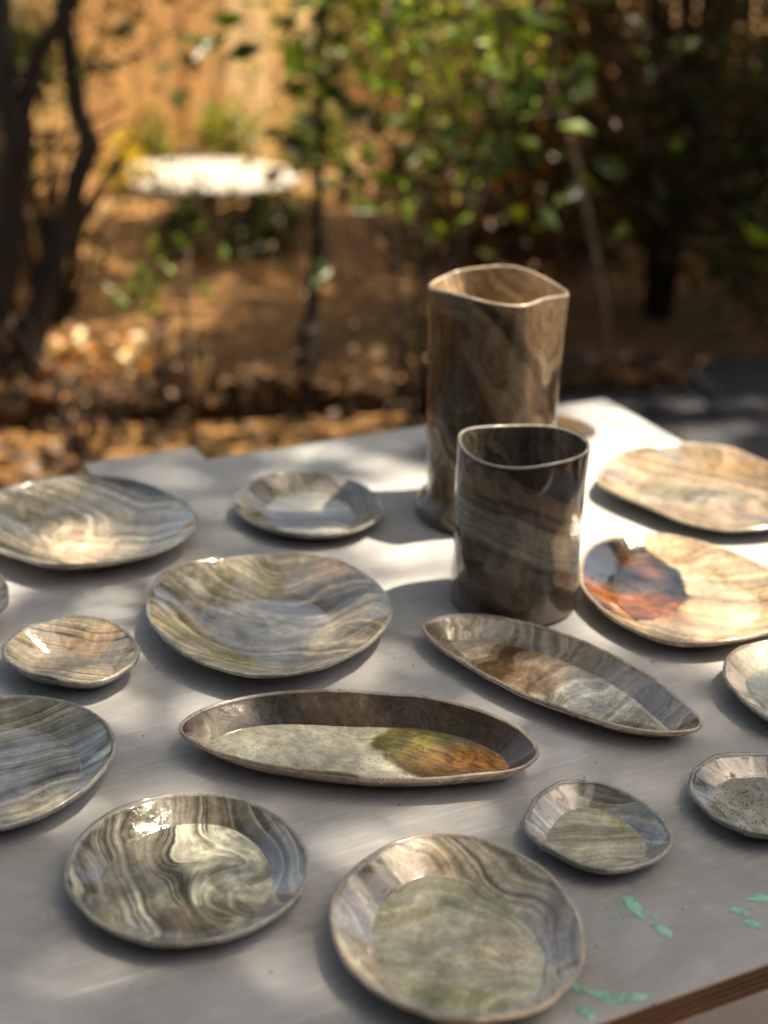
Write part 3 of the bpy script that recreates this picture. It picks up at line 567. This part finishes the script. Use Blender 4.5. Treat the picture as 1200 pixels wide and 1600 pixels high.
c = clay('clay_honey', st((0.14, 0.125, 0.10), (0.26, 0.19, 0.125), (0.36, 0.285, 0.20), (0.30, 0.215, 0.14)), 11, 75, 0.06, 6, vort=((0.04, -0.03, 1.5, 0.05),), spots=((-0.01, 0.0, 0.075, 0.03, -8, (0.17, 0.165, 0.14), 0.75), (0.05, 0.09, 0.06, 0.03, -20, (0.34, 0.20, 0.08), 0.6, 0.9)), offs=6.4, speck=0.2, vein=0.2, lines=0.12)
plate('p15', 'large honey coloured plate at the back right, behind the cream plate', 'plate', 'plate', (c, c, RIM_T, UND_G), 0.045, 1.2, seed=15)
c = clay('clay_amber', st((0.20, 0.115, 0.05), (0.30, 0.20, 0.11), (0.36, 0.27, 0.17)), 20, 60, 0.05, offs=2.0)
ov = [(int(122*math.cos(a)*math.cos(0.15)-74*math.sin(a)*math.sin(0.15)), int(122*math.cos(a)*math.sin(0.15)+74*math.sin(a)*math.cos(0.15))) for a in np.linspace(0, 2*math.pi, 18, endpoint=False)]
plate('p16', 'amber oval dish mostly hidden behind the tall vase', 'oval_dish', 'dish', (c, c, RIM_T, UND_T), 0.03, 1.1, seed=16, outline=((0.172, 1.966), 0.032, ov))

# ---- vases
def vase(name, label, loc, h, rim, rb, mats, seed, foot=None, t=0.0045, lump=0.003, belly=0.0, smooth=14):
    n = 128; Orim = spline(rim, n, smooth); off = (Orim.max(0)+Orim.min(0))/2
    T = np.arctan2(Orim[:, 1], Orim[:, 0]); rs = np.random.default_rng(seed); ph = rs.uniform(0, 6.28, 6)
    Rr = np.hypot(Orim[:, 0], Orim[:, 1])
    C = np.stack([np.cos(T), np.sin(T)], 1)
    rbase = rb*(1+0.02*np.sin(2*T+ph[0])+0.012*np.sin(3*T+ph[1]))
    hw = 1 + (0.012*np.sin(2*T+ph[2])+0.008*np.sin(3*T+ph[3]))
    rings = []
    def body(k, d):
        b = k**5                                    # the irregular mouth only shapes the upper part
        r = rbase*(1-b)+Rr*b + belly*math.sin(math.pi*k) - d
        z = h*k*(hw*b+(1-b))
        for i in range(n):
            r[i] += lump*mnoise.noise((C[i, 0]*1.6+seed, C[i, 1]*1.6, k*2.6))*min(1, 6*k+0.2)*(1-0.7*k**6) + lump*0.25*mnoise.noise((C[i, 0]*5, C[i, 1]*5+seed, k*9))*(1-k**6)
        return r, z
    zi = 0.012
    for s in (0, 0.4, 0.8, 0.97): rings.append(np.column_stack([C*((rbase-t)*s)[:, None], np.full(n, zi)]))
    for k in np.linspace(0.06, 1, 26):
        r, z = body(k, t); rings.append(np.column_stack([C*r[:, None], np.broadcast_to(z, (n,))]))
    k_in = len(rings)-1
    r, z = body(1.0, 0); z = np.broadcast_to(z, (n,))
    for a in (45, 90, 135): rings.append(np.column_stack([C*(r-t*0.5+t*0.5*-math.cos(R(a)))[:, None], z+t*0.5*math.sin(R(a))]))
    rings.append(np.column_stack([C*r[:, None], z-0.0005]))
    k_rim = len(rings)-1
    for k in np.linspace(0.98, 0.10 if foot else 0.03, 34):
        r, z = body(k, 0); rings.append(np.column_stack([C*r[:, None], np.broadcast_to(z, (n,))]))
    k_wall = len(rings)-1
    if foot:
        for (dr, z) in ((0.001, 0.026), (0.004, 0.021), (foot, 0.0175), (foot+0.0022, 0.012), (foot+0.0015, 0.004), (foot-0.003, 0.0004)):
            jit = np.array([0.0012*mnoise.noise((C[i, 0]*3, C[i, 1]*3+seed, z*40)) for i in range(n)])
            rings.append(np.column_stack([C*(rbase+dr+jit)[:, None], np.full(n, z)]))
    else:
        for (dr, z) in ((-0.001, 0.004), (-0.004, 0.0012), (-0.008, 0.0004)):
            rings.append(np.column_stack([C*(rbase+dr)[:, None], np.full(n, z)]))
    rings.append(np.column_stack([C*0.03, np.full(n, 0.0004)])); rings.append(np.column_stack([C*0.0, np.full(n, 0.0004)]))
    root = split_parts(rings, n, loc, name, [('inner_wall', 0, k_in, mats[0]), ('rim', k_in, k_rim, mats[1]), ('outer_wall', k_rim, k_wall, mats[2]), ('foot', k_wall, len(rings)-1, mats[3])])
    return tag(root, label, 'vase')
TALL = [[-81,-15],[-62,-33],[-35,-55],[-11,-73],[13,-86],[32,-80],[47,-53],[62,-29],[78,-20],[87,-7],[84,16],[70,39],[52,63],[31,80],[4,83],[-26,74],[-41,81],[-60,66],[-78,37],[-86,12]]
CUP = [(1000*(0.0712*math.cos(a)*(1+0.015*math.sin(3*a+1))), 1000*(0.0640*math.sin(a)*(1+0.015*math.sin(2*a)))) for a in np.linspace(0, 2*math.pi, 24, endpoint=False)]
ci = clay('vase_inside', st((0.30, 0.2, 0.1), (0.52, 0.38, 0.22), (0.58, 0.44, 0.27), (0.40, 0.27, 0.14)), 9, 40, 0.05, 8, speck=0.2, offs=1.4, vein=0.4)
co = clay('vase_outside', st((0.035, 0.023, 0.014), (0.10, 0.068, 0.04), (0.155, 0.108, 0.066), (0.24, 0.17, 0.105), (0.06, 0.04, 0.025)), 6, 12, 0.13, 9, speck=0.15, offs=4.3, zmix=0.9, bump=0.2, grain=0.15, spots=((0.03, -0.08, 0.035, 0.03, 0, (0.10, 0.06, 0.038), 0.5),), vein=0.6, vein2=0.3, coat=0.25, gloss=0.2, sat=0.95, gam=1.0)
vase('vase', 'tall brown vase with a pinched wavy mouth and a spreading foot', (0.128, 1.765, ZT), 0.287, TALL, 0.079, (ci, RIM_T, co, co), 3, foot=0.009, lump=0.0060, smooth=36)
ci = clay('cup_inside', st((0.05, 0.048, 0.044), (0.13, 0.115, 0.095), (0.19, 0.165, 0.13), CHAR), 8, 40, 0.07, 8, offs=2.4)
co = clay('cup_bands', [(0.0, (0.075, 0.055, 0.038)), (0.10, (0.13, 0.095, 0.062)), (0.16, (0.05, 0.033, 0.022)), (0.22, (0.14, 0.10, 0.068)), (0.30, (0.085, 0.066, 0.047)), (0.38, (0.10, 0.078, 0.055)), (0.415, (0.035, 0.024, 0.017)), (0.44, (0.20, 0.19, 0.15)), (0.54, (0.21, 0.20, 0.16)),
    (0.575, (0.20, 0.18, 0.14)), (0.59, (0.045, 0.028, 0.018)), (0.62, (0.16, 0.105, 0.065)), (0.635, (0.04, 0.024, 0.016)), (0.68, (0.17, 0.115, 0.07)), (0.71, (0.09, 0.06, 0.04)), (0.735, (0.02, 0.018, 0.018)), (0.90, (0.018, 0.017, 0.018)), (1.0, (0.10, 0.085, 0.065))],
    9, 35, 0.022, 9, speck=0.8, offs=1.0, bump=0.16, vein=0.5, vein2=0.3, lines=0.35, coat=0.4, gloss=0.15, sat=0.95, gam=1.0, direct=(-0.05, 0.235), dvec=(0.42, 0.12, 1.0))
vase('vase', 'short dark vase banded in charcoal, grey and brown, in front of the tall one', (0.145, 1.517, ZT), 0.187, CUP, 0.0685, (ci, RIM_G, co, co), 8, lump=0.0030)

# ------------------------------------------------------------------ unseen wall and roof added behind the camera to block light
unseen_house = tag(empty('unseen_house', (0, -1.6, 0)), 'unseen timber wall and roof added behind the camera to block light', 'unseen_house')
hm = simple('unseen_cladding', (0.10, 0.07, 0.05), 0.8, 6, 0.3, 0.4, 0.004, (0.15, 1, 1))
for k in range(18):
    v = []; f = []; box(v, f, -4.5, 4.5, -0.02 - 0.004*(k % 2), 0.0, k*0.16, k*0.16+0.155); mesh_obj('unseen_plank', v, f, hm, unseen_house, smooth=False)
v = []; f = []; box(v, f, -4.7, 4.7, -1.5, 0.55, 2.9, 3.0); mesh_obj('unseen_roof', v, f, hm, unseen_house, smooth=False)

# ------------------------------------------------------------------ garden
fence = tag(empty('wooden_fence', (-0.7, 8.3, 0), R(50)), 'weathered ochre board fence at the far end of the garden', 'fence')
fm = [simple('fence_board_%d' % i, c, 0.85, 5, 0.3, 0.4, 0.006, (1, 1, 0.12)) for i, c in enumerate(((0.50, 0.30, 0.12), (0.42, 0.22, 0.08), (0.58, 0.40, 0.20)))]
for i in range(34):
    x = -3.2 + i*0.155; v = []; f = []; hh = 1.75 + random.uniform(-0.03, 0.03)
    box(v, f, x, x+0.145, -0.011, 0.011, 0.02, hh); mesh_obj('board', v, f, fm[random.randrange(3)], fence, smooth=False)
for zz in (0.35, 1.4):
    v = []; f = []; box(v, f, -3.25, 2.1, 0.012, 0.055, zz, zz+0.09); mesh_obj('rail', v, f, fm[1], fence, smooth=False)
for x in (-3.1, -1.4, 0.3, 2.0):
    v = []; f = []; box(v, f, x-0.045, x+0.045, 0.056, 0.146, -0.1, 1.8); mesh_obj('post', v, f, fm[1], fence, smooth=False)

# pale disc put in for a sunlit patch of ground
n = 40; v = []; f = []
for (k, z) in ((0.97, 0.0), (1.0, 0.03), (0.99, 0.045), (0.96, 0.05)):
    for i in range(n):
        a = 2*math.pi*i/n; r = k*(1+0.02*math.sin(3*a+1)+0.015*math.sin(5*a)); v.append((0.43*r*math.cos(a), 0.36*r*math.sin(a), z))
for k in range(3):
    for i in range(n): f.append((k*n+i, k*n+(i+1) % n, (k+1)*n+(i+1) % n, (k+1)*n+i))
f.append(tuple(range(3*n, 4*n)))
o = mesh_obj('sunlit_patch', v, f, simple('sunlit_ground', (0.40, 0.37, 0.33), 0.8, 8, 0.12, 0.3), smooth=False, loc=(-0.88, 7.18, -0.01))
tag(o, 'pale disc standing in for sunlit ground in front of the fence', 'slab')
# dark sleeper that edges the earth bed
v = []; f = []; lp = []; lr = []
for k in range(26):
    x = -1.5 + k*0.1; lp.append((x, 0.03*mnoise.noise((x*2, 3, 0)), 0.035+0.012*mnoise.noise((x*3, 0, 1)))); lr.append(0.062+0.022*mnoise.noise((x*2.3, 7, 0)))
tube(v, f, lp, lr, 16); v = [(x, y+0.014*mnoise.noise((x*9, y*20, z*20)), z+0.014*mnoise.noise((x*9, y*20+5, z*20))) for x, y, z in v]
o = mesh_obj('edging_log', v, f, simple('log_bark', (0.05, 0.03, 0.018), 0.95, 14, 0.5, 0.8, 0.02, (0.25, 1, 1), Specular_IOR_Level=0.1), loc=(-0.1, 4.22, -0.01)); o.rotation_euler.z = R(12)
tag(o, 'dark log edging the bare earth behind the table', 'log')

q = np.column_stack([rng.uniform(-1.5, 0.95, 420), rng.normal(4.22, 0.05, 420), rng.uniform(0.06, 0.105, 420)]); q[:, 1] += 0.21*(q[:, 0]+0.1)
tag(leaves('leaf_drift', q, 0.055, BROWN*2 + TAN[1:2], M_DRY, flat=0.5, aspect=0.6), 'brown leaves caught along the dark log', 'leaf litter', kind='stuff')
# leaf litter (nobody could count it)
q = np.column_stack([rng.uniform(-2.6, 0.9, 1500), 3.05+1.15*rng.random(1500)**1.3, rng.uniform(0.0, 0.03, 1500)])
tag(leaves('leaf_litter', q, 0.055, [(0.34, 0.25, 0.21)] + [(0.07, 0.042, 0.026), (0.05, 0.03, 0.02), (0.11, 0.062, 0.036)]*3, M_DRY, flat=0.6, aspect=0.6), 'dry fallen leaves scattered over the ground behind the table', 'leaf litter', kind='stuff')
q = np.column_stack([rng.normal(-0.93, 0.16, 420), rng.normal(4.38, 0.11, 420), rng.uniform(0.0, 0.10, 420)])
tag(leaves('leaf_pile', q, 0.06, AMBER + [(0.62, 0.48, 0.30), (0.6, 0.42, 0.26)], M_DRY, flat=0.4, aspect=0.65), 'small heap of amber and cream leaves lit by the sun at the left', 'leaf pile', kind='stuff')
q = np.column_stack([rng.uniform(-3.0, 1.5, 1500), rng.uniform(5.6, 7.9, 1500), rng.uniform(0.0, 0.03, 1500)])
tag(leaves('ground_cover', q, 0.05, BROWN + OLIVE + TAN[:2], M_DRY, flat=0.6, aspect=0.6), 'brown leaves and low weeds on the ground near the fence', 'ground cover', kind='stuff')

def clump(name, label, cat, base, rx, ry, h, nl, size, tints, stems=9, group=None, bark=M_BARK2, hollow=0.5, aspect=0.5, droop=0.0, sr=0.006, z0=0.12):
    """a shrub: real stems from the ground and a shell of leaves"""
    root = empty(name, (base[0], base[1], 0)); v = []; f = []; tips = []
    for i in range(stems):
        a = 2*math.pi*i/stems + random.uniform(-0.3, 0.3); k = random.uniform(0.35, 0.95)
        e = Vector((rx*k*math.cos(a), ry*k*math.sin(a), h*random.uniform(0.6, 0.98)))
        m = Vector((e.x*0.35+random.uniform(-.05, .05)*rx, e.y*0.35, e.z*0.55)); b = Vector((e.x*0.1, e.y*0.1, -0.02))
        tube(v, f, [b, (b+m)/2+Vector((random.uniform(-.02, .02), 0, 0)), m, (m+e)/2, e], [sr*1.6, sr*1.4, sr*1.1, sr*0.7, sr*0.35], 6)
    mesh_obj('stems', v, f, bark, root)
    ncl = max(12, nl//90); u = rng.normal(size=(ncl, 3)); u /= np.linalg.norm(u, axis=1)[:, None]
    rr = rng.uniform(hollow, 1.0, ncl)**0.6
    cc = np.column_stack([u[:, 0]*rx*rr, u[:, 1]*ry*rr, h*z0 + h*(1-z0)*(0.5+0.5*np.sign(u[:, 2])*np.abs(u[:, 2])**0.6*rr**0.5)])
    which = rng.integers(0, ncl, nl); sg = 0.15*min(rx, ry, h)+0.03
    P = cc[which] + rng.normal(size=(nl, 3))*sg; P[:, 2] = np.maximum(P[:, 2], 0.02)
    leaves('foliage', P, size, tints, M_LEAF, root, aspect=aspect, droop=droop)
    return tag(root, label, cat, group)

clump('low_shrub', 'low olive green mound growing in front of the sunlit ground patch', 'shrub', (-0.62, 5.95), 0.28, 0.2, 0.17, 1300, 0.045, OLIVE + GREEN[:1])
clump('flower_plant', 'small plant with bright yellow blooms beside the sunlit ground patch', 'plant', (-1.22, 6.95), 0.07, 0.07, 0.20, 170, 0.045, [(0.75, 0.55, 0.01), (0.7, 0.48, 0.01), (0.3, 0.3, 0.03)], 5)
for i, (x, y, s) in enumerate(((-1.28, 7.68, 0.16), (-0.82, 7.72, 0.15), (-0.42, 7.66, 0.17))):
    clump('fence_plant', ('leftmost of the small lime green plants along the foot of the fence', 'middle one of the small lime green plants along the foot of the fence', 'rightmost of the small lime green plants along the foot of the fence')[i],
          'plant', (x, y), s, s*0.7, 0.22, 420, 0.05, LIME + [(0.4, 0.3, 0.05)], 6, group='plants at the foot of the fence')
clump('leafy_shrub', 'pale green shrub standing between the dark stems at the left', 'shrub', (-1.75, 6.6), 0.40, 0.35, 0.75, 2200, 0.055, LIME + GREEN + [(0.25, 0.27, 0.12)])
clump('leafy_shrub', 'olive shrub under the dark stems at the left edge', 'shrub', (-1.5, 5.2), 0.30, 0.28, 0.40, 1100, 0.05, OLIVE + BROWN + AMBER[:1])

# hedge on the right: separate bushes
HG = 'dark hedge bushes on the right'
for (lab, x, y, rx, ry, h, nl, tints) in (
    ('brown leaved hedge bush at the left end of the dark hedge', 0.34, 4.95, 0.38, 0.42, 1.9, 6500, BROWN*3 + OLIVE + TAN[:1]),
    ('tall green hedge bush above the tall vase', 0.95, 5.25, 0.55, 0.5, 2.2, 7500, DGREEN*2 + OLIVE + GREEN + BROWN*2),
    ('glossy green hedge bush hanging over the path at the right', 1.30, 4.75, 0.40, 0.42, 2.1, 6000, DGREEN*3 + OLIVE + BROWN*2),
    ('dark olive hedge bush at the far right behind the path', 1.75, 5.4, 0.55, 0.5, 2.3, 6500, OLIVE + DGREEN + BROWN*2),
    ('large dark bush filling the gap behind the glossy green hedge bush', 1.45, 6.6, 0.75, 0.5, 2.4, 6500, DGREEN + OLIVE + BROWN*3),
    ('large dark bush behind the far right end of the hedge', 2.6, 6.7, 0.8, 0.6, 2.5, 6500, DGREEN + OLIVE + BROWN*3),
    ('squat dark bush in the gap between the tall green bush and the brown one', 0.72, 5.9, 0.5, 0.35, 1.5, 5200, DGREEN + OLIVE + BROWN*3),
    ('dense hedge bush at the back between the earth bed and the fence', 0.75, 6.6, 0.6, 0.5, 2.3, 5000, DGREEN + OLIVE*2 + BROWN)):
    clump('hedge_bush', lab, 'bush', (x, y), rx, ry, h, int(nl*1.35), 0.042, tints, 20, HG, M_BARK, 0.35, sr=0.010, z0=0.06)
# unseen bushes added beside the patio to block low sky light
for (lab, x, y, h) in (('unseen bush blocking light left of the patio, nearest the camera', -2.5, 0.0, 2.0), ('unseen bush blocking light left of the patio, beside the table', -2.4, 1.4, 1.9), ('unseen bush blocking light left of the patio, at its garden end', -2.5, 2.7, 1.8),
                       ('unseen bush blocking light right of the patio, nearest the camera', 2.6, 0.2, 2.0), ('unseen bush blocking light right of the patio, beside the table', 2.6, 1.7, 1.8), ('unseen bush blocking light right of the patio, at its garden end', 2.7, 3.0, 1.8)):
    clump('blocker_bush', lab, 'bush', (x, y), 0.55, 0.75, h, 3600, 0.08, DGREEN + OLIVE + BROWN[:1], 12, 'unseen bushes added to block side light', M_BARK, 0.35, sr=0.012, z0=0.04)
# bare leaning stick in the hedge
v = []; f = []; tube(v, f, [(0.43, 4.60, 0.92), (0.47, 4.565, 0.82), (0.52, 4.53, 0.70), (0.555, 4.50, 0.58), (0.64, 4.44, 0.26), (0.68, 4.42, -0.01)], [0.004, 0.007, 0.009, 0.009, 0.006, 0.006], 8)
tag(mesh_obj('dead_stick', v, f, M_BARK2), 'bare pale stick leaning against the hedge behind the tall vase', 'stick')

# dry shrubs with a few pale leaves that catch the sun
clump('dry_shrub', 'sparse dry shrub with pale pinkish leaves between the log and the table', 'shrub', (-0.78, 3.72), 0.34, 0.22, 0.42, 95, 0.03, TAN + BROWN[:1], 9, sr=0.004, bark=M_BARK)
clump('dry_shrub', 'leggy dry shrub with scattered pale leaves beside the slender tree', 'shrub', (0.10, 4.1), 0.34, 0.28, 1.05, 330, 0.03, TAN*2 + LIME[:1] + BROWN, 12, sr=0.004, bark=M_BARK)
clump('bramble', 'tangled dark bramble behind the dark stems at the left', 'shrub', (-1.12, 5.0), 0.42, 0.3, 0.75, 700, 0.035, OLIVE + BROWN + DGREEN, 26, bark=M_BARK, sr=0.007)
# sapling behind the table
root = tag(empty('sapling', (-0.52, 3.82, 0)), 'thin pale sapling with a few bright green leaves behind the white batten', 'sapling')
v = []; f = []
tube(v, f, [(0, 0, -0.02), (0.005, 0.0, 0.2), (-0.006, 0, 0.42), (0.012, 0, 0.56)], [0.010, 0.009, 0.006, 0.002], 8)
tube(v, f, [(0, 0, 0.18), (-0.06, 0.02, 0.30), (-0.13, 0.03, 0.40), (-0.10, 0.03, 0.52)], [0.005, 0.004, 0.003, 0.002], 6)
tube(v, f, [(0, 0, 0.05), (0.03, 0.0, 0.14), (0.05, 0.01, 0.24)], [0.006, 0.004, 0.002], 6)
mesh_obj('stem', v, f, simple('sapling_bark', (0.13, 0.085, 0.055), 0.9, 14), root)
P = np.concatenate([rng.normal((-0.14, 0.03, 0.40), (0.03, 0.03, 0.02), (26, 3)), rng.normal((-0.09, 0.03, 0.50), (0.025, 0.02, 0.03), (16, 3)), rng.normal((0.0, 0, 0.5), (0.05, 0.03, 0.06), (10, 3))])
leaves('foliage', P, 0.05, LIME, M_LEAF, root)

# ------------------------------------------------------------------ trees
N_SHADE = 12500
def tree(name, label, stems, clusters, nleaf, sigma, size, tints, bark=M_BARK, limb_r=0.03, extra=None, flat=0.35, low=None, low_tints=None, low_size=0.032):
    """stems: list of (points, radii); clusters: (n,3) leaf cluster centres fed by limbs from the stem tops"""
    base = Vector(stems[0][0][0]); root = empty(name, (base.x, base.y, 0)); off = Vector((base.x, base.y, 0))
    v = []; f = []
    for (pts, rad) in stems: tube(v, f, [Vector(p)-off for p in pts], rad, 10)
    trunk = mesh_obj('trunk', v, f, bark, root)
    tops = [Vector(s[0][-1]) for s in stems]; v = []; f = []
    hubs = []
    for i, c in enumerate(clusters):
        c = Vector(c); hub = len(hubs) < 11
        t = min(tops if hub or not hubs else hubs+tops, key=lambda q: (q-c).length)
        if hub: hubs.append(c)
        d = c-t; m1 = t+d*0.35+Vector((0, 0, 0.12*d.length))+Vector((random.uniform(-.1, .1), random.uniform(-.1, .1), 0)); m2 = t+d*0.7+Vector((0, 0, 0.08*d.length))
        r = limb_r*min(1, 0.35+0.25*d.length)*random.uniform(0.6, 1)*(1 if hub else 0.3)
        tube(v, f, [t-off, m1-off, m2-off, c-off], [r, r*0.6, r*0.35, r*0.12], 6)
    mesh_obj('limbs', v, f, bark, trunk)
    k = rng.integers(0, len(clusters), nleaf); P = np.asarray(clusters)[k] + rng.normal(size=(nleaf, 3))*np.array([sigma, sigma, sigma*0.6])
    P = P[keep(P)]
    if extra is not None: P = np.concatenate([P, extra])
    P = P - np.array(off)
    leaves('crown', P, size, tints, M_LEAF, root, flat=flat)
    if low is not None: leaves('hanging_leaves', low - np.array(off), low_size, low_tints, M_LEAF, root)
    return tag(root, label, 'tree')

def cover(x0, x1, y0, y1, zp, zlo, zhi, n):
    """n crown clusters whose shade falls on the given rectangle at height zp"""
    q = np.column_stack([rng.uniform(x0, x1, n), rng.uniform(y0, y1, n), rng.uniform(zlo, zhi, n)])
    t = (q[:, 2]-zp)/S.z; q[:, 0] += S.x*t; q[:, 1] += S.y*t
    return q
CR = GREEN + LIME[:1] + OLIVE[:1]
cl = cover(-1.0, 1.3, 0.2, 2.8, ZT, 6.6, 8.6, 120)
tree('shade_tree', 'tall tree at the right whose crown dapples the table', [([(5.4, 1.5, -0.1), (5.35, 1.5, 1.5), (5.1, 1.4, 3.6), (4.7, 1.3, 5.6)], [0.20, 0.17, 0.14, 0.09]), ([(5.15, 1.42, 3.2), (5.2, 1.9, 4.4), (4.6, 2.1, 6.0)], [0.10, 0.08, 0.06])],
     cl, N_SHADE, 0.26, 0.125, CR, limb_r=0.045)
cl = np.column_stack([rng.uniform(-4.8, 0.7, 150), rng.uniform(-2.2, 2.9, 150), rng.uniform(3.6, 6.2, 150)])
tree('shade_tree', 'tree at the left whose boughs hang high over the table', [([(-3.3, 0.6, -0.1), (-3.25, 0.6, 1.4), (-2.9, 0.6, 3.0), (-2.3, 0.6, 4.4)], [0.18, 0.15, 0.12, 0.08])],
     cl, 11500, 0.30, 0.14, CR, limb_r=0.045)
def gnarl(pts, rad, amp, per=4):
    """finer, knotty version of a stem"""
    P = []; Q = []
    for i in range(len(pts)-1):
        for k in range(per):
            q = k/per; a = Vector(pts[i]).lerp(Vector(pts[i+1]), q); g = i*per+k
            a += Vector((mnoise.noise((g*0.7, amp, 1)), mnoise.noise((g*0.7, amp, 5)), 0))*amp
            P.append(tuple(a)); Q.append((rad[i]*(1-q)+rad[i+1]*q)*(1+0.22*mnoise.noise((g*0.9, 2, amp))))
    P.append(pts[-1]); Q.append(rad[-1]); return P, Q
LT = [gnarl([(-1.12, 4.22, -0.1), (-1.10, 4.2, 0.3), (-1.02, 4.18, 0.75), (-1.05, 4.15, 1.3), (-0.9, 4.3, 2.2), (-0.3, 4.6, 3.2)], [0.08, 0.05, 0.038, 0.034, 0.03, 0.025], 0.035),
      gnarl([(-1.08, 4.20, 0.0), (-0.96, 4.22, 0.35), (-0.84, 4.25, 0.72), (-0.90, 4.28, 1.05), (-0.75, 4.3, 1.5), (-0.2, 4.2, 2.9)], [0.055, 0.036, 0.028, 0.024, 0.02, 0.015], 0.025),
      gnarl([(-1.03, 4.18, 0.7), (-0.95, 4.2, 0.95), (-0.78, 4.2, 1.2), (-0.6, 4.2, 1.6)], [0.03, 0.022, 0.02, 0.012], 0.02)]
for k in range(16):
    a = Vector((random.uniform(-1.12, -0.85), random.uniform(4.15, 4.3), random.uniform(0.3, 1.2))); d = Vector((random.uniform(-0.3, 0.35), random.uniform(-0.1, 0.1), random.uniform(0.05, 0.4)))
    LT.append(gnarl([tuple(a), tuple(a+d*0.5+Vector((0, 0, -0.03))), tuple(a+d)], [0.010, 0.007, 0.003], 0.02, 3))
cl = np.column_stack([rng.uniform(-1.6, 0.6, 26), rng.uniform(3.9, 5.4, 26), rng.uniform(2.4, 4.2, 26)])
lowl = np.column_stack([rng.normal(-0.80, 0.30, 800), rng.normal(4.3, 0.12, 800), rng.uniform(0.86, 1.4, 800)])
tree('multi_stem_tree', 'dark many stemmed tree at the left edge behind the table', LT, cl, 2600, 0.24, 0.09, CR, low=lowl, low_tints=OLIVE + DGREEN + BROWN)
ST = [gnarl([(-0.25, 4.55, -0.05), (-0.245, 4.55, 0.05), (-0.235, 4.55, 0.16), (-0.22, 4.55, 0.5), (-0.22, 4.53, 0.95), (-0.19, 4.5, 1.6), (0.2, 4.7, 2.6), (0.8, 5.0, 3.4)], [0.06, 0.045, 0.025, 0.018, 0.016, 0.016, 0.014, 0.012], 0.012, 3)]
cl = np.column_stack([rng.uniform(-0.2, 2.0, 26), rng.uniform(4.2, 6.0, 26), rng.uniform(2.4, 4.2, 26)])
lowc = np.array([(-0.18, 4.4, 1.08), (-0.1, 4.2, 1.15), (0.02, 3.95, 1.08), (0.14, 3.85, 1.12), (0.05, 4.1, 0.98), (-0.26, 4.5, 0.86), (0.22, 3.9, 0.98), (-0.18, 4.3, 1.25), (0.1, 4.0, 1.3), (0.3, 4.1, 1.2), (-0.24, 4.5, 0.72), (0.12, 4.05, 0.8)])
ex = lowc[rng.integers(0, len(lowc), 1700)] + rng.normal(size=(1700, 3))*np.array([0.085, 0.10, 0.08])
tree('slender_tree', 'slender dark tree with bright hanging leaves above the bare earth', ST, np.concatenate([cl, lowc]), 2600, 0.26, 0.09, CR, limb_r=0.014, low=ex, low_tints=[(0.30, 0.42, 0.03), (0.38, 0.44, 0.06)]*2 + LIME + GREEN[:2] + TAN[:1])
cl = cover(-2.8, 3.0, 3.0, 6.4, 0, 6.0, 8.0, 120)
tree('garden_tree', 'tall tree right of the hedge shading the bare earth', [([(5.6, 5.2, -0.1), (5.5, 5.2, 2.0), (5.0, 5.0, 4.8)], [0.18, 0.15, 0.10])], cl, 10500, 0.32, 0.16, CR, limb_r=0.05)
cl = cover(-4.2, 3.2, 6.2, 10.5, 0, 6.0, 8.4, 140)
tree('garden_tree', 'broad tree beyond the fence shading the far garden', [([(4.6, 9.4, -0.1), (4.5, 9.3, 2.0), (4.0, 8.9, 4.8)], [0.2, 0.17, 0.11])], cl, 9500, 0.36, 0.18, CR, limb_r=0.05)
cl = np.column_stack([rng.normal(-0.5, 3.2, 90), rng.normal(13.5, 0.9, 90), rng.uniform(1.2, 6.5, 90)])
tree('garden_tree', 'leafy tree far behind the fence on the left', [([(-2.0, 13.5, -0.1), (-1.9, 13.5, 1.5), (-1.2, 13.5, 3.2)], [0.2, 0.16, 0.1])], cl, 9000, 0.5, 0.2, CR + OLIVE, limb_r=0.05)
